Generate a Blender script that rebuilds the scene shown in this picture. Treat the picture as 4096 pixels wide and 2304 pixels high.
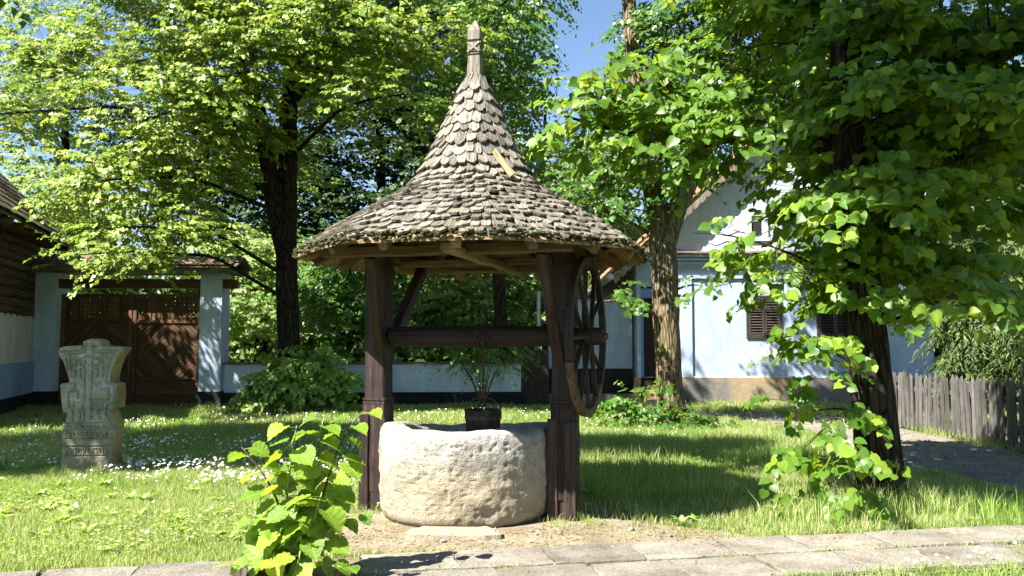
import bpy, math, random
import numpy as np
from mathutils import Vector, Matrix, Quaternion

for o in list(bpy.data.objects):
    bpy.data.objects.remove(o)
SC = bpy.context.scene
COL = SC.collection
RNG = np.random.default_rng(7)
random.seed(7)
R = math.radians

# ------------------------------------------------------------------ camera, sky, sun, exposure
cam_d = bpy.data.cameras.new('camera')
cam_d.sensor_width = 36.0
cam_d.lens = 28.96
cam_d.clip_start = 0.05
cam_d.clip_end = 2000
cam = bpy.data.objects.new('camera', cam_d)
COL.objects.link(cam)
cam.location = (0, 0, 1.42)
cam.rotation_euler = (R(90 + 3.742), 0, 0)
SC.camera = cam

TO_SUN = Vector((-0.66, -0.54, 1.0)).normalized()
SUN_EL = math.asin(TO_SUN.z)
SUN_AZ = math.atan2(TO_SUN.x, TO_SUN.y)          # clockwise from +Y
world = bpy.data.worlds.new('World')
SC.world = world
world.use_nodes = True
wn = world.node_tree
bg = wn.nodes['Background']
sky = wn.nodes.new('ShaderNodeTexSky')
sky.sky_type = 'NISHITA'
sky.sun_disc = False
sky.sun_elevation = SUN_EL
sky.sun_rotation = SUN_AZ
sky.altitude = 80
sky.air_density = 1.0
sky.dust_density = 0.15
sky.ozone_density = 3.0
wn.links.new(sky.outputs[0], bg.inputs[0])
bg.inputs[1].default_value = 0.05

sun_d = bpy.data.lights.new('sun', 'SUN')
sun_d.energy = 5.0
sun_d.angle = R(0.53)
sun_d.color = (1.0, 0.95, 0.86)
sun = bpy.data.objects.new('sun', sun_d)
COL.objects.link(sun)
sun.location = (-20, -16, 30)
sun.rotation_euler = TO_SUN.to_track_quat('Z', 'Y').to_euler()

SC.view_settings.view_transform = 'Standard'
SC.view_settings.look = 'None'
SC.view_settings.gamma = 1
SC.view_settings.use_curve_mapping = False
SC.view_settings.exposure = 2.13
SC.render.engine = 'CYCLES'
SC.cycles.max_bounces = 4
SC.cycles.use_adaptive_sampling = True
SC.cycles.adaptive_threshold = 0.02
SC.cycles.diffuse_bounces = 3
SC.cycles.transmission_bounces = 3
SC.cycles.glossy_bounces = 2
SC.cycles.use_denoising = True
SC.cycles.sample_clamp_indirect = 4.0

# ------------------------------------------------------------------ noise
_T = np.random.default_rng(3).random((64, 64, 64)).astype(np.float32)


def vn(p):
    p = np.asarray(p, dtype=np.float64)
    i = np.floor(p).astype(int)
    f = p - i
    f = f * f * (3 - 2 * f)
    i &= 63
    j = (i + 1) & 63
    x0, y0, z0 = i[..., 0], i[..., 1], i[..., 2]
    x1, y1, z1 = j[..., 0], j[..., 1], j[..., 2]
    fx, fy, fz = f[..., 0], f[..., 1], f[..., 2]
    a = _T[x0, y0, z0] * (1 - fx) + _T[x1, y0, z0] * fx
    b = _T[x0, y1, z0] * (1 - fx) + _T[x1, y1, z0] * fx
    c = _T[x0, y0, z1] * (1 - fx) + _T[x1, y0, z1] * fx
    d = _T[x0, y1, z1] * (1 - fx) + _T[x1, y1, z1] * fx
    return (a * (1 - fy) + b * fy) * (1 - fz) + (c * (1 - fy) + d * fy) * fz - 0.5


def fbm(p, o=4):
    p = np.asarray(p, dtype=np.float64)
    s = 0
    a = 1.0
    for k in range(o):
        s = s + a * vn(p * (2.03 ** k) + 11.3 * k)
        a *= 0.5
    return s


# ------------------------------------------------------------------ materials
MATS = {}


def new_mat(name):
    m = bpy.data.materials.new(name)
    m.use_nodes = True
    nt = m.node_tree
    MATS[name] = m
    return m, nt, nt.nodes['Principled BSDF'], nt.nodes['Material Output']


def N(nt, typ, **kw):
    n = nt.nodes.new(typ)
    for k, v in kw.items():
        if k.startswith('i_'):
            n.inputs[k[2:].replace('_', ' ')].default_value = v
        else:
            setattr(n, k, v)
    return n


def ramp(nt, src, stops):
    r = nt.nodes.new('ShaderNodeValToRGB')
    el = r.color_ramp.elements
    while len(el) < len(stops):
        el.new(0.5)
    for e, (p, c) in zip(el, stops):
        e.position = p
        e.color = (*c, 1) if len(c) == 3 else c
    nt.links.new(src, r.inputs[0])
    return r


def coords(nt, rand=True, kind='Object', scale=(1, 1, 1)):
    tc = nt.nodes.new('ShaderNodeTexCoord')
    src = tc.outputs[kind]
    if rand:
        oi = nt.nodes.new('ShaderNodeObjectInfo')
        at = N(nt, 'ShaderNodeAttribute', attribute_name='rnd')
        ad = N(nt, 'ShaderNodeMath', operation='ADD')
        nt.links.new(oi.outputs['Random'], ad.inputs[0])
        nt.links.new(at.outputs['Fac'], ad.inputs[1])
        mu = N(nt, 'ShaderNodeMath', operation='MULTIPLY')
        mu.inputs[1].default_value = 53.0
        nt.links.new(ad.outputs[0], mu.inputs[0])
        va = N(nt, 'ShaderNodeVectorMath', operation='ADD')
        nt.links.new(src, va.inputs[0])
        nt.links.new(mu.outputs[0], va.inputs[1])
        src = va.outputs[0]
    mp = nt.nodes.new('ShaderNodeMapping')
    mp.inputs['Scale'].default_value = scale
    nt.links.new(src, mp.inputs[0])
    return mp.outputs[0]


def noise(nt, vec, scale, detail=5, rough=0.6):
    n = N(nt, 'ShaderNodeTexNoise')
    n.inputs['Scale'].default_value = scale
    n.inputs['Detail'].default_value = detail
    n.inputs['Roughness'].default_value = rough
    nt.links.new(vec, n.inputs['Vector'])
    return n.outputs['Fac']


def mixc(nt, fac, a, b, blend='MIX'):
    m = N(nt, 'ShaderNodeMix', data_type='RGBA', blend_type=blend)
    for s, i in ((fac, 0), (a, 6), (b, 7)):
        if isinstance(s, (int, float)):
            m.inputs[i].default_value = s
        elif isinstance(s, tuple):
            m.inputs[i].default_value = (*s, 1)
        else:
            nt.links.new(s, m.inputs[i])
    return m.outputs[2]


def bump(nt, bs, h, strength=0.4, dist=0.01):
    b = nt.nodes.new('ShaderNodeBump')
    b.inputs['Strength'].default_value = strength
    b.inputs['Distance'].default_value = dist
    nt.links.new(h, b.inputs['Height'])
    nt.links.new(b.outputs[0], bs.inputs['Normal'])
    return b


def rnd_val(nt):
    oi = nt.nodes.new('ShaderNodeObjectInfo')
    at = N(nt, 'ShaderNodeAttribute', attribute_name='rnd')
    ad = N(nt, 'ShaderNodeMath', operation='ADD')
    fr = N(nt, 'ShaderNodeMath', operation='FRACT')
    nt.links.new(oi.outputs['Random'], ad.inputs[0])
    nt.links.new(at.outputs['Fac'], ad.inputs[1])
    nt.links.new(ad.outputs[0], fr.inputs[0])
    return fr.outputs[0]


def wood(name, dark, mid, light, grain=38, rough=0.8, b=0.5, lichen=None, vary=0.35, moss=None, length=2.2, gs=None):
    m, nt, bs, out = new_mat(name)
    v = coords(nt, True, 'Object', gs or (grain, grain, length))
    n1 = noise(nt, v, 1.0, 7, 0.65)
    c = ramp(nt, n1, [(0.30, dark), (0.5, mid), (0.70, light)]).outputs[0]
    v2 = coords(nt, True, 'Object', (1, 1, 1))
    n2 = noise(nt, v2, 5.0, 4)
    c = mixc(nt, ramp(nt, n2, [(0.35, (0, 0, 0)), (0.75, (0.55, 0.55, 0.55))]).outputs[0], c, dark)
    if lichen:
        n3 = noise(nt, v2, 34.0, 6, 0.7)
        f = ramp(nt, n3, [(0.53, (0, 0, 0)), (0.62, (0.8, 0.8, 0.8))]).outputs[0]
        c = mixc(nt, f, c, lichen)
    if moss:
        n4 = noise(nt, v2, 9.0, 6, 0.7)
        f = ramp(nt, n4, [(0.60, (0, 0, 0)), (0.70, (0.85, 0.85, 0.85))]).outputs[0]
        c = mixc(nt, f, c, moss)
    nk = noise(nt, coords(nt, True, 'Object', tuple(q * 0.42 for q in (gs or (grain, grain, length * 0.5)))), 1.0, 3, 0.5)
    ck = ramp(nt, nk, [(0.482, (1, 1, 1)), (0.5, (0.22, 0.2, 0.18)), (0.518, (1, 1, 1))]).outputs[0]
    c = mixc(nt, 0.85, c, ck, 'MULTIPLY')
    rv = rnd_val(nt)
    br = ramp(nt, rv, [(0, (1 - vary,) * 3), (1, (1 + vary * 0.5,) * 3)]).outputs[0]
    c = mixc(nt, 1.0, c, br, 'MULTIPLY')
    nt.links.new(c, bs.inputs['Base Color'])
    bs.inputs['Roughness'].default_value = rough
    bs.inputs['Specular IOR Level'].default_value = 0.25
    hb = mixc(nt, 0.5, n1, ck)
    bump(nt, bs, hb, b, 0.014)
    return m


def plaster(name, c1, c2, blot, stain=None, rough=0.9, b=0.35):
    m, nt, bs, out = new_mat(name)
    v = coords(nt, False, 'Object')
    n1 = noise(nt, v, 1.6, 6, 0.6)
    c = ramp(nt, n1, [(0.3, c1), (0.7, c2)]).outputs[0]
    n2 = noise(nt, v, 5.5, 8, 0.7)
    c = mixc(nt, ramp(nt, n2, [(0.58, (0, 0, 0)), (0.74, (0.6, 0.6, 0.6))]).outputs[0], c, blot)
    n5 = noise(nt, coords(nt, False, 'Object', (2.2, 2.2, 0.5)), 2.4, 7, 0.7)
    c = mixc(nt, 0.55, c, ramp(nt, n5, [(0.32, (0.66, 0.66, 0.64)), (0.55, (1, 1, 1)), (0.75, (1.12, 1.12, 1.1))]).outputs[0], 'MULTIPLY')
    if stain:
        n4 = noise(nt, v, 0.55, 5, 0.55)
        c = mixc(nt, ramp(nt, n4, [(0.46, (0, 0, 0)), (0.60, (0.9, 0.9, 0.9))]).outputs[0], c, stain)
    nt.links.new(c, bs.inputs['Base Color'])
    bs.inputs['Roughness'].default_value = rough
    bs.inputs['Specular IOR Level'].default_value = 0.2
    n3 = noise(nt, v, 14, 6, 0.6)
    bump(nt, bs, n3, b, 0.03)
    return m


def stone(name, c1, c2, c3, sc=1.0, pits=True, b=0.8, low=None, lich=None):
    m, nt, bs, out = new_mat(name)
    v = coords(nt, True, 'Object')
    n1 = noise(nt, v, 3.0 * sc, 7, 0.62)
    c = ramp(nt, n1, [(0.3, c1), (0.5, c2), (0.72, c3)]).outputs[0]
    n2 = noise(nt, v, 30 * sc, 6, 0.7)
    c = mixc(nt, 0.55, c, ramp(nt, n2, [(0.32, (0.35, 0.33, 0.3)), (0.55, (1, 1, 1)), (0.75, (1.2, 1.2, 1.2))]).outputs[0], 'MULTIPLY')
    if low:
        sp = N(nt, 'ShaderNodeSeparateXYZ')
        tc = nt.nodes.new('ShaderNodeTexCoord')
        nt.links.new(tc.outputs['Object'], sp.inputs[0])
        ad = N(nt, 'ShaderNodeMath', operation='MULTIPLY_ADD')
        nt.links.new(n1, ad.inputs[0])
        ad.inputs[1].default_value = -0.6
        nt.links.new(sp.outputs['Z'], ad.inputs[2])
        f = ramp(nt, ad.outputs[0], [(0.0, (0.8, 0.8, 0.8)), (0.28, (0, 0, 0))]).outputs[0]
        c = mixc(nt, f, c, low)
    if lich:
        nl = noise(nt, v, 4.5 * sc, 8, 0.75)
        c = mixc(nt, ramp(nt, nl, [(0.60, (0, 0, 0)), (0.68, (0.75, 0.75, 0.75))]).outputs[0], c, lich)
        nl2 = noise(nt, v, 7.0 * sc, 8, 0.75)
        c = mixc(nt, ramp(nt, nl2, [(0.30, (0.6, 0.6, 0.6)), (0.40, (0, 0, 0))]).outputs[0], c, tuple(k * 0.3 for k in lich))
    h = n2
    if pits:
        vo = N(nt, 'ShaderNodeTexVoronoi')
        vo.inputs['Scale'].default_value = 42 * sc
        nt.links.new(v, vo.inputs['Vector'])
        f = ramp(nt, vo.outputs['Distance'], [(0.10, (0.0, 0.0, 0.0)), (0.32, (1, 1, 1))]).outputs[0]
        ma = N(nt, 'ShaderNodeMath', operation='MULTIPLY_ADD')
        nt.links.new(f, ma.inputs[0])
        ma.inputs[1].default_value = 0.5
        nt.links.new(n2, ma.inputs[2])
        h = ma.outputs[0]
    nd = noise(nt, v, 2.0, 7, 0.7)
    c = mixc(nt, 0.6, c, ramp(nt, nd, [(0.34, (0.55, 0.53, 0.48)), (0.55, (1, 1, 1)), (0.75, (1.1, 1.1, 1.08))]).outputs[0], 'MULTIPLY')
    rv = rnd_val(nt)
    c = mixc(nt, 1.0, c, ramp(nt, rv, [(0, (0.80,) * 3), (1, (1.1,) * 3)]).outputs[0], 'MULTIPLY')
    nt.links.new(c, bs.inputs['Base Color'])
    bs.inputs['Roughness'].default_value = 0.92
    bs.inputs['Specular IOR Level'].default_value = 0.15
    bump(nt, bs, h, b, 0.012)
    return m


def leafmat(name, cols, tcols, trans=0.42, rough=0.42, vein=False, spec=0.35):
    m, nt, bs, out = new_mat(name)
    rv = rnd_val(nt)
    n = len(cols)
    c = ramp(nt, rv, [(k / (n - 1), cols[k]) for k in range(n)]).outputs[0]
    t = ramp(nt, rv, [(k / (n - 1), tcols[k]) for k in range(n)]).outputs[0]
    if vein:
        tc = nt.nodes.new('ShaderNodeTexCoord')
        sp = N(nt, 'ShaderNodeSeparateXYZ')
        nt.links.new(tc.outputs['Object'], sp.inputs[0])
        ab = N(nt, 'ShaderNodeMath', operation='ABSOLUTE')
        nt.links.new(sp.outputs['X'], ab.inputs[0])
        mu = N(nt, 'ShaderNodeMath', operation='MULTIPLY_ADD')
        nt.links.new(ab.outputs[0], mu.inputs[0])
        mu.inputs[1].default_value = -0.75
        nt.links.new(sp.outputs['Y'], mu.inputs[2])
        s1 = N(nt, 'ShaderNodeMath', operation='MULTIPLY')
        nt.links.new(mu.outputs[0], s1.inputs[0])
        s1.inputs[1].default_value = 48.0
        si = N(nt, 'ShaderNodeMath', operation='SINE')
        nt.links.new(s1.outputs[0], si.inputs[0])
        f = ramp(nt, si.outputs[0], [(0.80, (0, 0, 0)), (1.0, (0.38, 0.38, 0.38))]).outputs[0]
        mid = ramp(nt, ab.outputs[0], [(0.0, (0.6, 0.6, 0.6)), (0.03, (0, 0, 0))]).outputs[0]
        f = mixc(nt, 1.0, f, mid, 'LIGHTEN')
        c = mixc(nt, f, c, tuple(min(1, k * 1.7) for k in cols[-1]))
        t = mixc(nt, f, t, tuple(k * 0.75 for k in tcols[0]))
        nb = noise(nt, coords(nt, True, 'Object'), 3.5, 6, 0.7)
        blot = ramp(nt, nb, [(0.30, (0.62, 0.60, 0.55)), (0.5, (1, 1, 1)), (0.72, (1.12, 1.1, 1.0))]).outputs[0]
        c = mixc(nt, 1.0, c, blot, 'MULTIPLY')
        t = mixc(nt, 1.0, t, blot, 'MULTIPLY')
        bump(nt, bs, si.outputs[0], 0.12, 0.004)
    nt.links.new(c, bs.inputs['Base Color'])
    bs.inputs['Roughness'].default_value = rough
    bs.inputs['Specular IOR Level'].default_value = spec
    tr = nt.nodes.new('ShaderNodeBsdfTranslucent')
    nt.links.new(t, tr.inputs[0])
    mx = nt.nodes.new('ShaderNodeMixShader')
    mx.inputs[0].default_value = trans
    nt.links.new(bs.outputs[0], mx.inputs[1])
    nt.links.new(tr.outputs[0], mx.inputs[2])
    nt.links.new(mx.outputs[0], out.inputs[0])
    return m


def bark(name, dark, light, moss=None, mossamt=0.5):
    m, nt, bs, out = new_mat(name)
    v = coords(nt, True, 'Object', (1, 1, 0.16))
    n1 = noise(nt, v, 26, 7, 0.65)
    vo = N(nt, 'ShaderNodeTexVoronoi', feature='DISTANCE_TO_EDGE')
    vo.inputs['Scale'].default_value = 17
    nt.links.new(v, vo.inputs['Vector'])
    f = ramp(nt, vo.outputs['Distance'], [(0.02, (0, 0, 0)), (0.22, (1, 1, 1))]).outputs[0]
    h = mixc(nt, 0.5, f, n1)
    c = ramp(nt, h, [(0.2, dark), (0.62, light)]).outputs[0]
    if moss:
        v2 = coords(nt, True, 'Object')
        n2 = noise(nt, v2, 5.0, 7, 0.7)
        fm = ramp(nt, n2, [(0.62 - 0.2 * mossamt, (0, 0, 0)), (0.72, (0.8, 0.8, 0.8))]).outputs[0]
        c = mixc(nt, fm, c, moss)
    nt.links.new(c, bs.inputs['Base Color'])
    bs.inputs['Roughness'].default_value = 0.95
    bs.inputs['Specular IOR Level'].default_value = 0.1
    bump(nt, bs, h, 0.9, 0.03)
    return m


def plain(name, c, rough=0.6, metal=0.0, var=0.25, sc=12):
    m, nt, bs, out = new_mat(name)
    v = coords(nt, True, 'Object')
    n1 = noise(nt, v, sc, 5)
    cc = ramp(nt, n1, [(0.3, tuple(k * (1 - var) for k in c)), (0.7, tuple(min(1, k * (1 + var)) for k in c))]).outputs[0]
    nt.links.new(cc, bs.inputs['Base Color'])
    bs.inputs['Roughness'].default_value = rough
    bs.inputs['Metallic'].default_value = metal
    bump(nt, bs, n1, 0.2, 0.005)
    return m


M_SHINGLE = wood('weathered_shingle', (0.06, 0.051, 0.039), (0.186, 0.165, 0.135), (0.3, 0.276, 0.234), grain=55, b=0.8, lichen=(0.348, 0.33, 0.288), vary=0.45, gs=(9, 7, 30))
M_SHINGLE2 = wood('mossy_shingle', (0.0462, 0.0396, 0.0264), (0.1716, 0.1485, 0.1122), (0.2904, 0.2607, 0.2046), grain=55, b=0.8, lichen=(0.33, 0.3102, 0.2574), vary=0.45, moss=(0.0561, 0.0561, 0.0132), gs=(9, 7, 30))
M_SHINGLE3 = wood('covering_shingle', (0.0462, 0.0396, 0.0264), (0.1716, 0.1485, 0.1122), (0.2904, 0.2607, 0.2046), grain=55, b=0.8, lichen=(0.33, 0.3102, 0.2574), vary=0.42)  # same shingle wood, grain scaled in metres for the joined covering
M_SHINGLE4 = wood('log_house_shingle', (0.072, 0.056, 0.044), (0.192, 0.152, 0.124), (0.304, 0.248, 0.208), b=0.6, vary=0.35, gs=(60, 3, 20))
M_FINIAL = wood('silver_wood', (0.0858, 0.0726, 0.0561), (0.2178, 0.198, 0.165), (0.3036, 0.2838, 0.2442), grain=45, b=0.6, vary=0.1)
M_DARKWOOD = wood('stained_dark_wood', (0.01125, 0.00675, 0.005625), (0.0345, 0.021, 0.01725), (0.06375, 0.042, 0.03525), grain=34, b=0.5, vary=0.45, rough=0.62)
M_FRAME = wood('brown_frame_wood', (0.056, 0.0336, 0.0192), (0.128, 0.0784, 0.0464), (0.208, 0.136, 0.084), grain=34, b=0.5, vary=0.3)
M_SOFFIT = wood('soffit_wood', (0.102, 0.0663, 0.0357), (0.2125, 0.1403, 0.0782), (0.323, 0.2295, 0.136), grain=30, b=0.4, vary=0.3)
M_NEWWOOD = wood('fresh_split_wood', (0.294, 0.217, 0.105), (0.392, 0.308, 0.168), (0.448, 0.364, 0.21), grain=40, b=0.2, vary=0.1)
M_GATE = wood('gate_brown_wood', (0.0459, 0.02295, 0.01148), (0.1205, 0.06311, 0.03213), (0.1951, 0.109, 0.05967), grain=40, b=0.4, vary=0.35, rough=0.7)
M_LOG = wood('old_log_wood', (0.035, 0.022, 0.014), (0.12, 0.08, 0.055), (0.24, 0.17, 0.12), grain=30, b=0.9, vary=0.35, length=1.6)
M_FENCE = wood('grey_fence_wood', (0.0425, 0.0391, 0.0357), (0.1105, 0.102, 0.0952), (0.1827, 0.1726, 0.1615), grain=42, b=0.4, vary=0.35)
M_GREYBEAM = wood('grey_beam_wood', (0.10, 0.08, 0.065), (0.23, 0.19, 0.15), (0.34, 0.29, 0.24), grain=34, b=0.5, vary=0.2)
M_SHUTTER = wood('shutter_brown_wood', (0.022, 0.016, 0.014), (0.058, 0.042, 0.037), (0.105, 0.08, 0.07), grain=40, b=0.3, vary=0.25, rough=0.6)
M_CUT = wood('rotten_stump_wood', (0.02, 0.015, 0.012), (0.07, 0.052, 0.042), (0.16, 0.125, 0.10), grain=22, b=1.0, vary=0.2)
M_BLUE = plaster('pale_blue_plaster', (0.27, 0.335, 0.455), (0.335, 0.40, 0.51), (0.42, 0.46, 0.53))
M_BLUE2 = plaster('deep_blue_plaster', (0.20, 0.33, 0.56), (0.30, 0.42, 0.62), (0.36, 0.44, 0.50))
M_PILLAR = plaster('pillar_blue_plaster', (0.3864, 0.4876, 0.644), (0.4784, 0.5612, 0.6808), (0.552, 0.6072, 0.6624))
M_WHITE = plaster('white_lime_plaster', (0.561, 0.561, 0.561), (0.629, 0.629, 0.629), (0.493, 0.51, 0.544))
M_GABLE = plaster('white_blue_plaster', (0.4, 0.456, 0.536), (0.464, 0.504, 0.56), (0.512, 0.536, 0.56))
M_PLINTH = plaster('grey_plinth_render', (0.1125, 0.1078, 0.1031), (0.1781, 0.1688, 0.1594), (0.2438, 0.225, 0.1969), stain=(0.3187, 0.2203, 0.1031))
M_BLACK = plaster('tarred_black_plinth', (0.010, 0.011, 0.013), (0.022, 0.022, 0.024), (0.06, 0.06, 0.06))
M_WELL = stone('limestone_well', (0.237, 0.2215, 0.1906), (0.3452, 0.3297, 0.2937), (0.4328, 0.4225, 0.3916), b=0.9, low=(0.2885, 0.239, 0.1597), lich=(0.4534, 0.4431, 0.4122))
M_TOMB = stone('grey_lichen_stone', (0.213, 0.2058, 0.1633), (0.3409, 0.3337, 0.2769), (0.5113, 0.4971, 0.4402), sc=1.4, b=0.6, pits=False, lich=(0.6578, 0.6727, 0.6129), low=(0.2415, 0.2272, 0.1562))
M_TOMBSIDE = stone('ochre_lichen_stone', (0.2, 0.1688, 0.075), (0.325, 0.275, 0.125), (0.4125, 0.3625, 0.2), sc=1.4, b=0.6, pits=False)
M_SLAB = stone('pebbled_concrete_slab', (0.156, 0.1373, 0.1123), (0.2246, 0.2028, 0.1716), (0.2808, 0.259, 0.2246), sc=1.35, b=1.0)
M_TILE = plain('red_clay_tile', (0.285, 0.1275, 0.07125), 0.85, var=0.45, sc=7)
M_TILEOLD = plain('old_brown_tile', (0.12, 0.075, 0.051), 0.9, var=0.45, sc=9)
M_IRON = plain('rusty_iron', (0.075, 0.048, 0.035), 0.6, 0.6, 0.5, 40)
M_METAL = plain('grey_zinc', (0.36, 0.37, 0.38), 0.5, 0.4, 0.15, 8)
M_DARK = plain('painted_room_dark', (0.006, 0.006, 0.007), 0.9)  # near-black colour stands in for unlit space behind openings
M_MOSS = plain('moss', (0.042, 0.042, 0.012), 0.95, var=0.6, sc=40)
M_PETAL = plain('daisy_petal', (0.80, 0.80, 0.78), 0.7, var=0.05)
M_STEM = plain('green_stem', (0.16, 0.20, 0.05), 0.6, var=0.3)
M_TWIG = plain('grey_twig', (0.045, 0.036, 0.027), 0.9, var=0.3)
M_BARK1 = bark('mossy_linden_bark', (0.024, 0.0176, 0.012), (0.188, 0.144, 0.096), (0.124, 0.108, 0.036), 0.9)
M_BARK2 = bark('shade_darkened_bark', (0.00462, 0.00363, 0.00297), (0.03465, 0.02706, 0.02046), (0.0264, 0.02475, 0.01155), 0.25)  # dark bark, coloured darker still to stand in for shade on trunks
M_LEAF_SPROUT = leafmat('sprout_leaf', [(0.09, 0.185, 0.024), (0.145, 0.255, 0.03), (0.24, 0.335, 0.04)], [(0.26, 0.44, 0.025), (0.35, 0.51, 0.03), (0.48, 0.58, 0.04)], 0.46, 0.5, vein=True)
M_LEAF_T2 = leafmat('linden_leaf', [(0.05, 0.12, 0.014), (0.095, 0.18, 0.02), (0.17, 0.255, 0.025)], [(0.20, 0.36, 0.018), (0.36, 0.48, 0.022), (0.50, 0.58, 0.03)], 0.42, 0.42)
M_LEAF_T1 = leafmat('ivy_linden_leaf', [(0.03825, 0.1062, 0.0153), (0.06375, 0.1445, 0.0238), (0.0935, 0.1827, 0.0272)], [(0.119, 0.255, 0.017), (0.1615, 0.306, 0.02125), (0.2295, 0.3655, 0.0255)], 0.38, 0.40)
M_LEAF_T3 = leafmat('flowering_linden_leaf', [(0.095, 0.18, 0.024), (0.175, 0.265, 0.034), (0.285, 0.345, 0.075)], [(0.26, 0.42, 0.03), (0.38, 0.51, 0.045), (0.51, 0.58, 0.10)], 0.34, 0.45)
M_LEAF_BG = leafmat('pale_far_leaf', [(0.102, 0.187, 0.0425), (0.1785, 0.2635, 0.068), (0.2805, 0.3485, 0.119)], [(0.221, 0.357, 0.051), (0.323, 0.442, 0.085), (0.442, 0.51, 0.153)], 0.40, 0.55)
M_LEAF_BGD = leafmat('shade_dark_far_leaf', [(0.0153, 0.0408, 0.00765), (0.02805, 0.0612, 0.0102), (0.0459, 0.0867, 0.0153)], [(0.051, 0.1122, 0.0102), (0.0714, 0.1428, 0.0102), (0.102, 0.1734, 0.0153)], 0.35, 0.5)  # deep shade behind the left linden is put into this leaf colour
M_LEAF_BUSH = leafmat('bush_leaf', [(0.10, 0.21, 0.035), (0.16, 0.28, 0.055), (0.25, 0.35, 0.09)], [(0.24, 0.42, 0.04), (0.33, 0.50, 0.06), (0.45, 0.56, 0.1)], 0.40, 0.42)
M_LEAF_JUN = leafmat('juniper_spray', [(0.035, 0.065, 0.016), (0.06, 0.095, 0.022), (0.12, 0.16, 0.04)], [(0.08, 0.14, 0.02), (0.12, 0.19, 0.03), (0.2, 0.27, 0.05)], 0.25, 0.6)
M_GRASS = leafmat('grass_blade', [(0.115, 0.195, 0.045), (0.205, 0.29, 0.075), (0.315, 0.37, 0.13), (0.47, 0.44, 0.26)], [(0.28, 0.48, 0.04), (0.40, 0.58, 0.06), (0.50, 0.60, 0.12), (0.58, 0.55, 0.24)], 0.48, 0.5)
M_TALLGRASS = leafmat('tall_grass', [(0.14, 0.26, 0.04), (0.24, 0.36, 0.07), (0.48, 0.46, 0.24)], [(0.3, 0.5, 0.05), (0.42, 0.58, 0.09), (0.6, 0.58, 0.28)], 0.45, 0.5)


def ground_mat():
    m, nt, bs, out = new_mat('lawn_soil')
    v = coords(nt, False, 'Object')
    n1 = noise(nt, v, 2.2, 6, 0.65)
    n2 = noise(nt, v, 38, 5, 0.7)
    c = ramp(nt, n1, [(0.35, (0.075, 0.11, 0.026)), (0.55, (0.12, 0.14, 0.042)), (0.72, (0.18, 0.16, 0.08))]).outputs[0]
    c = mixc(nt, 0.6, c, ramp(nt, n2, [(0.3, (0.4, 0.4, 0.4)), (0.7, (1.25, 1.25, 1.2))]).outputs[0], 'MULTIPLY')
    nt.links.new(c, bs.inputs['Base Color'])
    bs.inputs['Roughness'].default_value = 1
    bs.inputs['Specular IOR Level'].default_value = 0.05
    bump(nt, bs, n2, 0.8, 0.03)


ground_mat()


def soil_mat(name, a, b, c3, fine=60):
    m, nt, bs, out = new_mat(name)
    v = coords(nt, False, 'Object')
    n1 = noise(nt, v, 2.6, 7, 0.65)
    n2 = noise(nt, v, fine, 6, 0.75)
    c = ramp(nt, n1, [(0.32, a), (0.52, b), (0.72, c3)]).outputs[0]
    c = mixc(nt, 0.7, c, ramp(nt, n2, [(0.3, (0.45, 0.43, 0.4)), (0.55, (1, 1, 1)), (0.75, (1.3, 1.3, 1.3))]).outputs[0], 'MULTIPLY')
    nt.links.new(c, bs.inputs['Base Color'])
    bs.inputs['Roughness'].default_value = 1
    bs.inputs['Specular IOR Level'].default_value = 0.08
    bump(nt, bs, n2, 0.9, 0.02)
    return m


M_SOIL = soil_mat('sandy_soil', (0.17, 0.132, 0.088), (0.27, 0.222, 0.158), (0.35, 0.30, 0.23))
M_GRAVEL = soil_mat('grey_gravel', (0.1625, 0.1438, 0.1187), (0.2313, 0.2063, 0.175), (0.3125, 0.2812, 0.2375), 70)
M_SAND = soil_mat('joint_soil', (0.15, 0.13, 0.07), (0.24, 0.20, 0.13), (0.33, 0.28, 0.19))


# ------------------------------------------------------------------ object helpers
def tag(o, label=None, cat=None, group=None, kind=None):
    if label:
        o['label'] = label
    if cat:
        o['category'] = cat
    if group:
        o['group'] = group
    if kind:
        o['kind'] = kind
    return o


def empty(name, loc=(0, 0, 0), rz=0.0):
    o = bpy.data.objects.new(name, None)
    o.empty_display_size = 0.1
    COL.objects.link(o)
    o.location = loc
    o.rotation_euler = (0, 0, rz)
    return o


def link(name, me, mat=None, parent=None, mtx=None):
    if mat is not None and not me.materials:
        me.materials.append(mat)
    o = bpy.data.objects.new(name, me)
    COL.objects.link(o)
    if parent is not None:
        o.parent = parent
    if mtx is not None:
        o.matrix_local = mtx
    return o


def mesh_np(name, V, F, nper, smooth=False, rnd=None):
    """V (n,3); F flat int array; nper: verts per face (int) or array of counts"""
    me = bpy.data.meshes.new(name)
    V = np.ascontiguousarray(V, dtype=np.float32)
    F = np.ascontiguousarray(F, dtype=np.int32).ravel()
    if np.isscalar(nper):
        nf = len(F) // nper
        tot = np.full(nf, nper, dtype=np.int32)
    else:
        tot = np.asarray(nper, dtype=np.int32)
        nf = len(tot)
    st = np.zeros(nf, dtype=np.int32)
    st[1:] = np.cumsum(tot)[:-1]
    me.vertices.add(len(V))
    me.vertices.foreach_set('co', V.ravel())
    me.loops.add(len(F))
    me.loops.foreach_set('vertex_index', F)
    me.polygons.add(nf)
    me.polygons.foreach_set('loop_start', st)
    me.polygons.foreach_set('loop_total', tot)
    if smooth:
        me.polygons.foreach_set('use_smooth', np.ones(nf, dtype=bool))
    if rnd is not None:
        a = me.attributes.new('rnd', 'FLOAT', 'POINT')
        a.data.foreach_set('value', np.ascontiguousarray(rnd, dtype=np.float32))
    me.update(calc_edges=True)
    return me


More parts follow.
